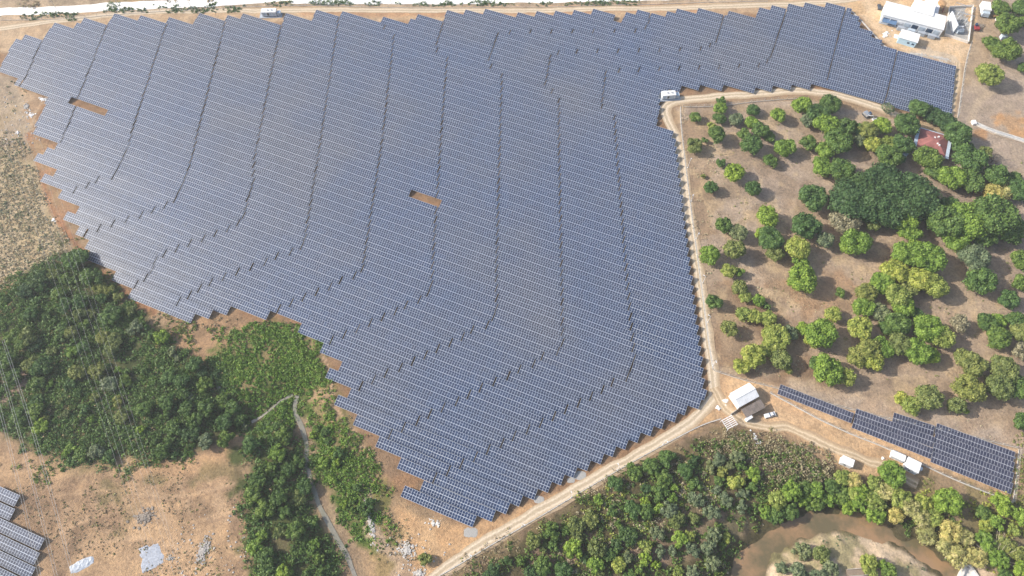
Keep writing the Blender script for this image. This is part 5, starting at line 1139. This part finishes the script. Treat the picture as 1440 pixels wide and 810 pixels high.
rubble(1290, 77, 6.5, 1.6, 'rock', 'grey rubble strip right of the light blue hut', ang=R(-8), n=140)
rubble(1322, 82, 6.5, 1.6, 'rock', 'pale rubble strip along the kerb below transformer yard', ang=R(-18), n=140)
rubble(1245, 48, 4.0, 2.0, 'white_metal', 'white sheets lying left of the light blue hut', 'sheet_stack', 'sheets', R(20), 16, .4, .9, .1)
rubble(1405, 637, 8.0, 1.3, 'concrete_pale', 'white rubble above the right block of small plot', ang=R(-20), n=150)
rubble(1063, 617, 1.4, 3.2, 'white_metal', 'white scraps on the verge below the slatted canopy', 'scrap_heap', 'scraps', R(30), 40)
rubble(1019, 563, 1.8, 1.3, 'white_metal', 'white sacks left of the large white shed', 'sack_heap', 'sacks', 0, 16, .3, .6)
rubble(1010, 574, 1.5, 1.2, 'white_metal', 'white sacks on the road junction above the canopy', 'sack_heap', 'sacks', 0, 14, .3, .6)
rubble(1241, 644, 1.2, 1.0, 'white_metal', 'white sacks on bare ground left of the long container', 'sack_heap', 'sacks', 0, 8, .3, .6)
rubble(44, 162, 3.0, 1.6, 'white_metal', 'lower white debris heap left of the field', 'debris_heap', 'debris', 0, 40)
rubble(60, 139, 3.2, 1.4, 'white_metal', 'upper white debris heap left of the field', 'debris_heap', 'debris', R(-20), 40)
rubble(37, 150, 2.4, 4.4, 'rock', 'pale debris strewn between white heaps left of field', 'debris_heap', 'debris', R(30), 60)
rubble(75, 310, 1.3, 1.2, 'white_metal', 'white sacks beside the red path left of the field', 'sack_heap', 'sacks', 0, 12, .3, .6)
rubble(26, 187, 1.8, 2.6, 'white_metal', 'thin white scraps at the left edge scrub', 'debris_heap', 'debris', R(20), 16)
rubble(1231, 168, 1.6, .8, 'white_metal', 'white sacks beside the white and grey excavator', 'sack_heap', 'sacks', 0, 10, .4, .8)
rubble(967, 319, 1.6, 1.2, 'brush', 'dark bundle of sticks on the side dirt road', 'stick_bundle', 'sticks', 0, 20, .1, .4)
# small scattered stones, one mass
rng = np.random.default_rng(5)
def stones(name, label, px_list, dens, s0, s1, mat):
    V = []; Qs = []
    for px in px_list:
        P = np.array(GP(px)); x0, y0 = P.min(0); x1, y1 = P.max(0); n = int((x1 - x0) * (y1 - y0) * dens); x = rng.uniform(x0, x1, n); y = rng.uniform(y0, y1, n)
        k = sd_poly(list(P), x, y) < 0; x = x[k]; y = y[k]; hh_ = hgt(x, y)
        for X_, Y_, Z_ in zip(x, y, hh_):
            s = rng.uniform(s0, s1); a = rng.uniform(0, 3.14); b0 = len(V); cs, sn_ = math.cos(a) * s, math.sin(a) * s
            for dz_, q in ((-.1, 1), (s * .6, .6)):
                for (i, j) in ((-1, -1), (1, -.8), (.9, 1), (-1, .9)): V.append((X_ + (i * cs - j * sn_) * q, Y_ + (i * sn_ + j * cs) * q, Z_ + dz_))
            for f in ((4, 5, 6, 7), (0, 1, 5, 4), (1, 2, 6, 5), (2, 3, 7, 6), (3, 0, 4, 7)): Qs.append(tuple(b0 + t for t in f))
    tag(link(name, np_mesh(name, V, Qs, M[mat])), label, 'stones', None, 'stuff')
stones('loose_stones', 'loose pale stones scattered over bare soil', [[(0, 120), (45, 150), (60, 200), (30, 215), (0, 200)], [(560, 770), (600, 740), (640, 770), (610, 815), (555, 815)], [(1290, 72), (1345, 85), (1345, 96), (1290, 82)], [(1240, 40), (1262, 50), (1262, 64), (1236, 55)], [(495, 700), (530, 700), (560, 780), (530, 780)], [(240, 740), (350, 700), (350, 815), (240, 815)]], .12, .12, .45, 'rock')
stones('orchard_litter', 'dark twigs and litter on the orchard floor', [[(970, 160), (1200, 150), (1200, 330), (980, 330)], [(1150, 350), (1440, 350), (1440, 580), (1150, 500)]], .02, .1, .3, 'wood')

# ------------------------------------------------------------------ overhead conductors
def wire(a, b, z, label, r=.05, twin=False, sag=3.0):
    A = np.array([*G(*a, z), z]); B = np.array([*G(*b, z), z]); d = B - A; A = A - d * 1.0; B = B + d * .9; d = B - A
    s = np.array([-d[1], d[0], 0]) / np.linalg.norm(d[:2]) * .35; mb = MB()
    for off in ((-1, 1) if twin else (0,)):
        pts = [A + d * t + s * off + np.array([0, 0, -sag * 4 * t * (1 - t) + sag]) for t in np.linspace(0, 1, 25)]
        mb.path([p - A for p in pts], r, 5)
    o = mb.build('power_line', M['wire']); o.location = tuple(A); tag(o, label, 'power line', 'overhead power lines')
for i, (a, b) in enumerate([((9, 608), (57, 810)), ((27.5, 608), (80, 810)), ((47.5, 608), (88, 750))]): wire(a, b, 55, f'{["leftmost", "middle", "rightmost"][i]} thick pale twin power line at the bottom left', .035, True)
for i, (a, b) in enumerate([((66, 365), (150, 608)), ((74, 362), (158, 608)), ((84, 362), (166, 608)), ((96, 362), (180, 608)), ((104, 360), (186, 600)), ((112, 358), (192, 600))]): wire(a, b, 38, f'{ordn(i + 1)} thin power line from left crossing the wooded hollow', .02)
print('solar tables as things', N_TABLE[0])

# ------------------------------------------------------------------ thin warm-season air
mb = MB(); mb.box(-3100, 3100, -2600, 4100, -8, 290)
hm = bpy.data.materials.new('pale_air'); hm.use_nodes = True; nt = hm.node_tree; nt.nodes.remove(nt.nodes['Principled BSDF'])
pv = N(nt, 'ShaderNodeVolumePrincipled'); pv.inputs['Density'].default_value = .00017; pv.inputs['Color'].default_value = (.93, .95, 1, 1); pv.inputs['Anisotropy'].default_value = .2
nt.links.new(pv.outputs[0], nt.nodes['Material Output'].inputs['Volume'])
tag(mb.build('haze', hm), 'thin pale haze over the whole site', 'haze', None, 'stuff')
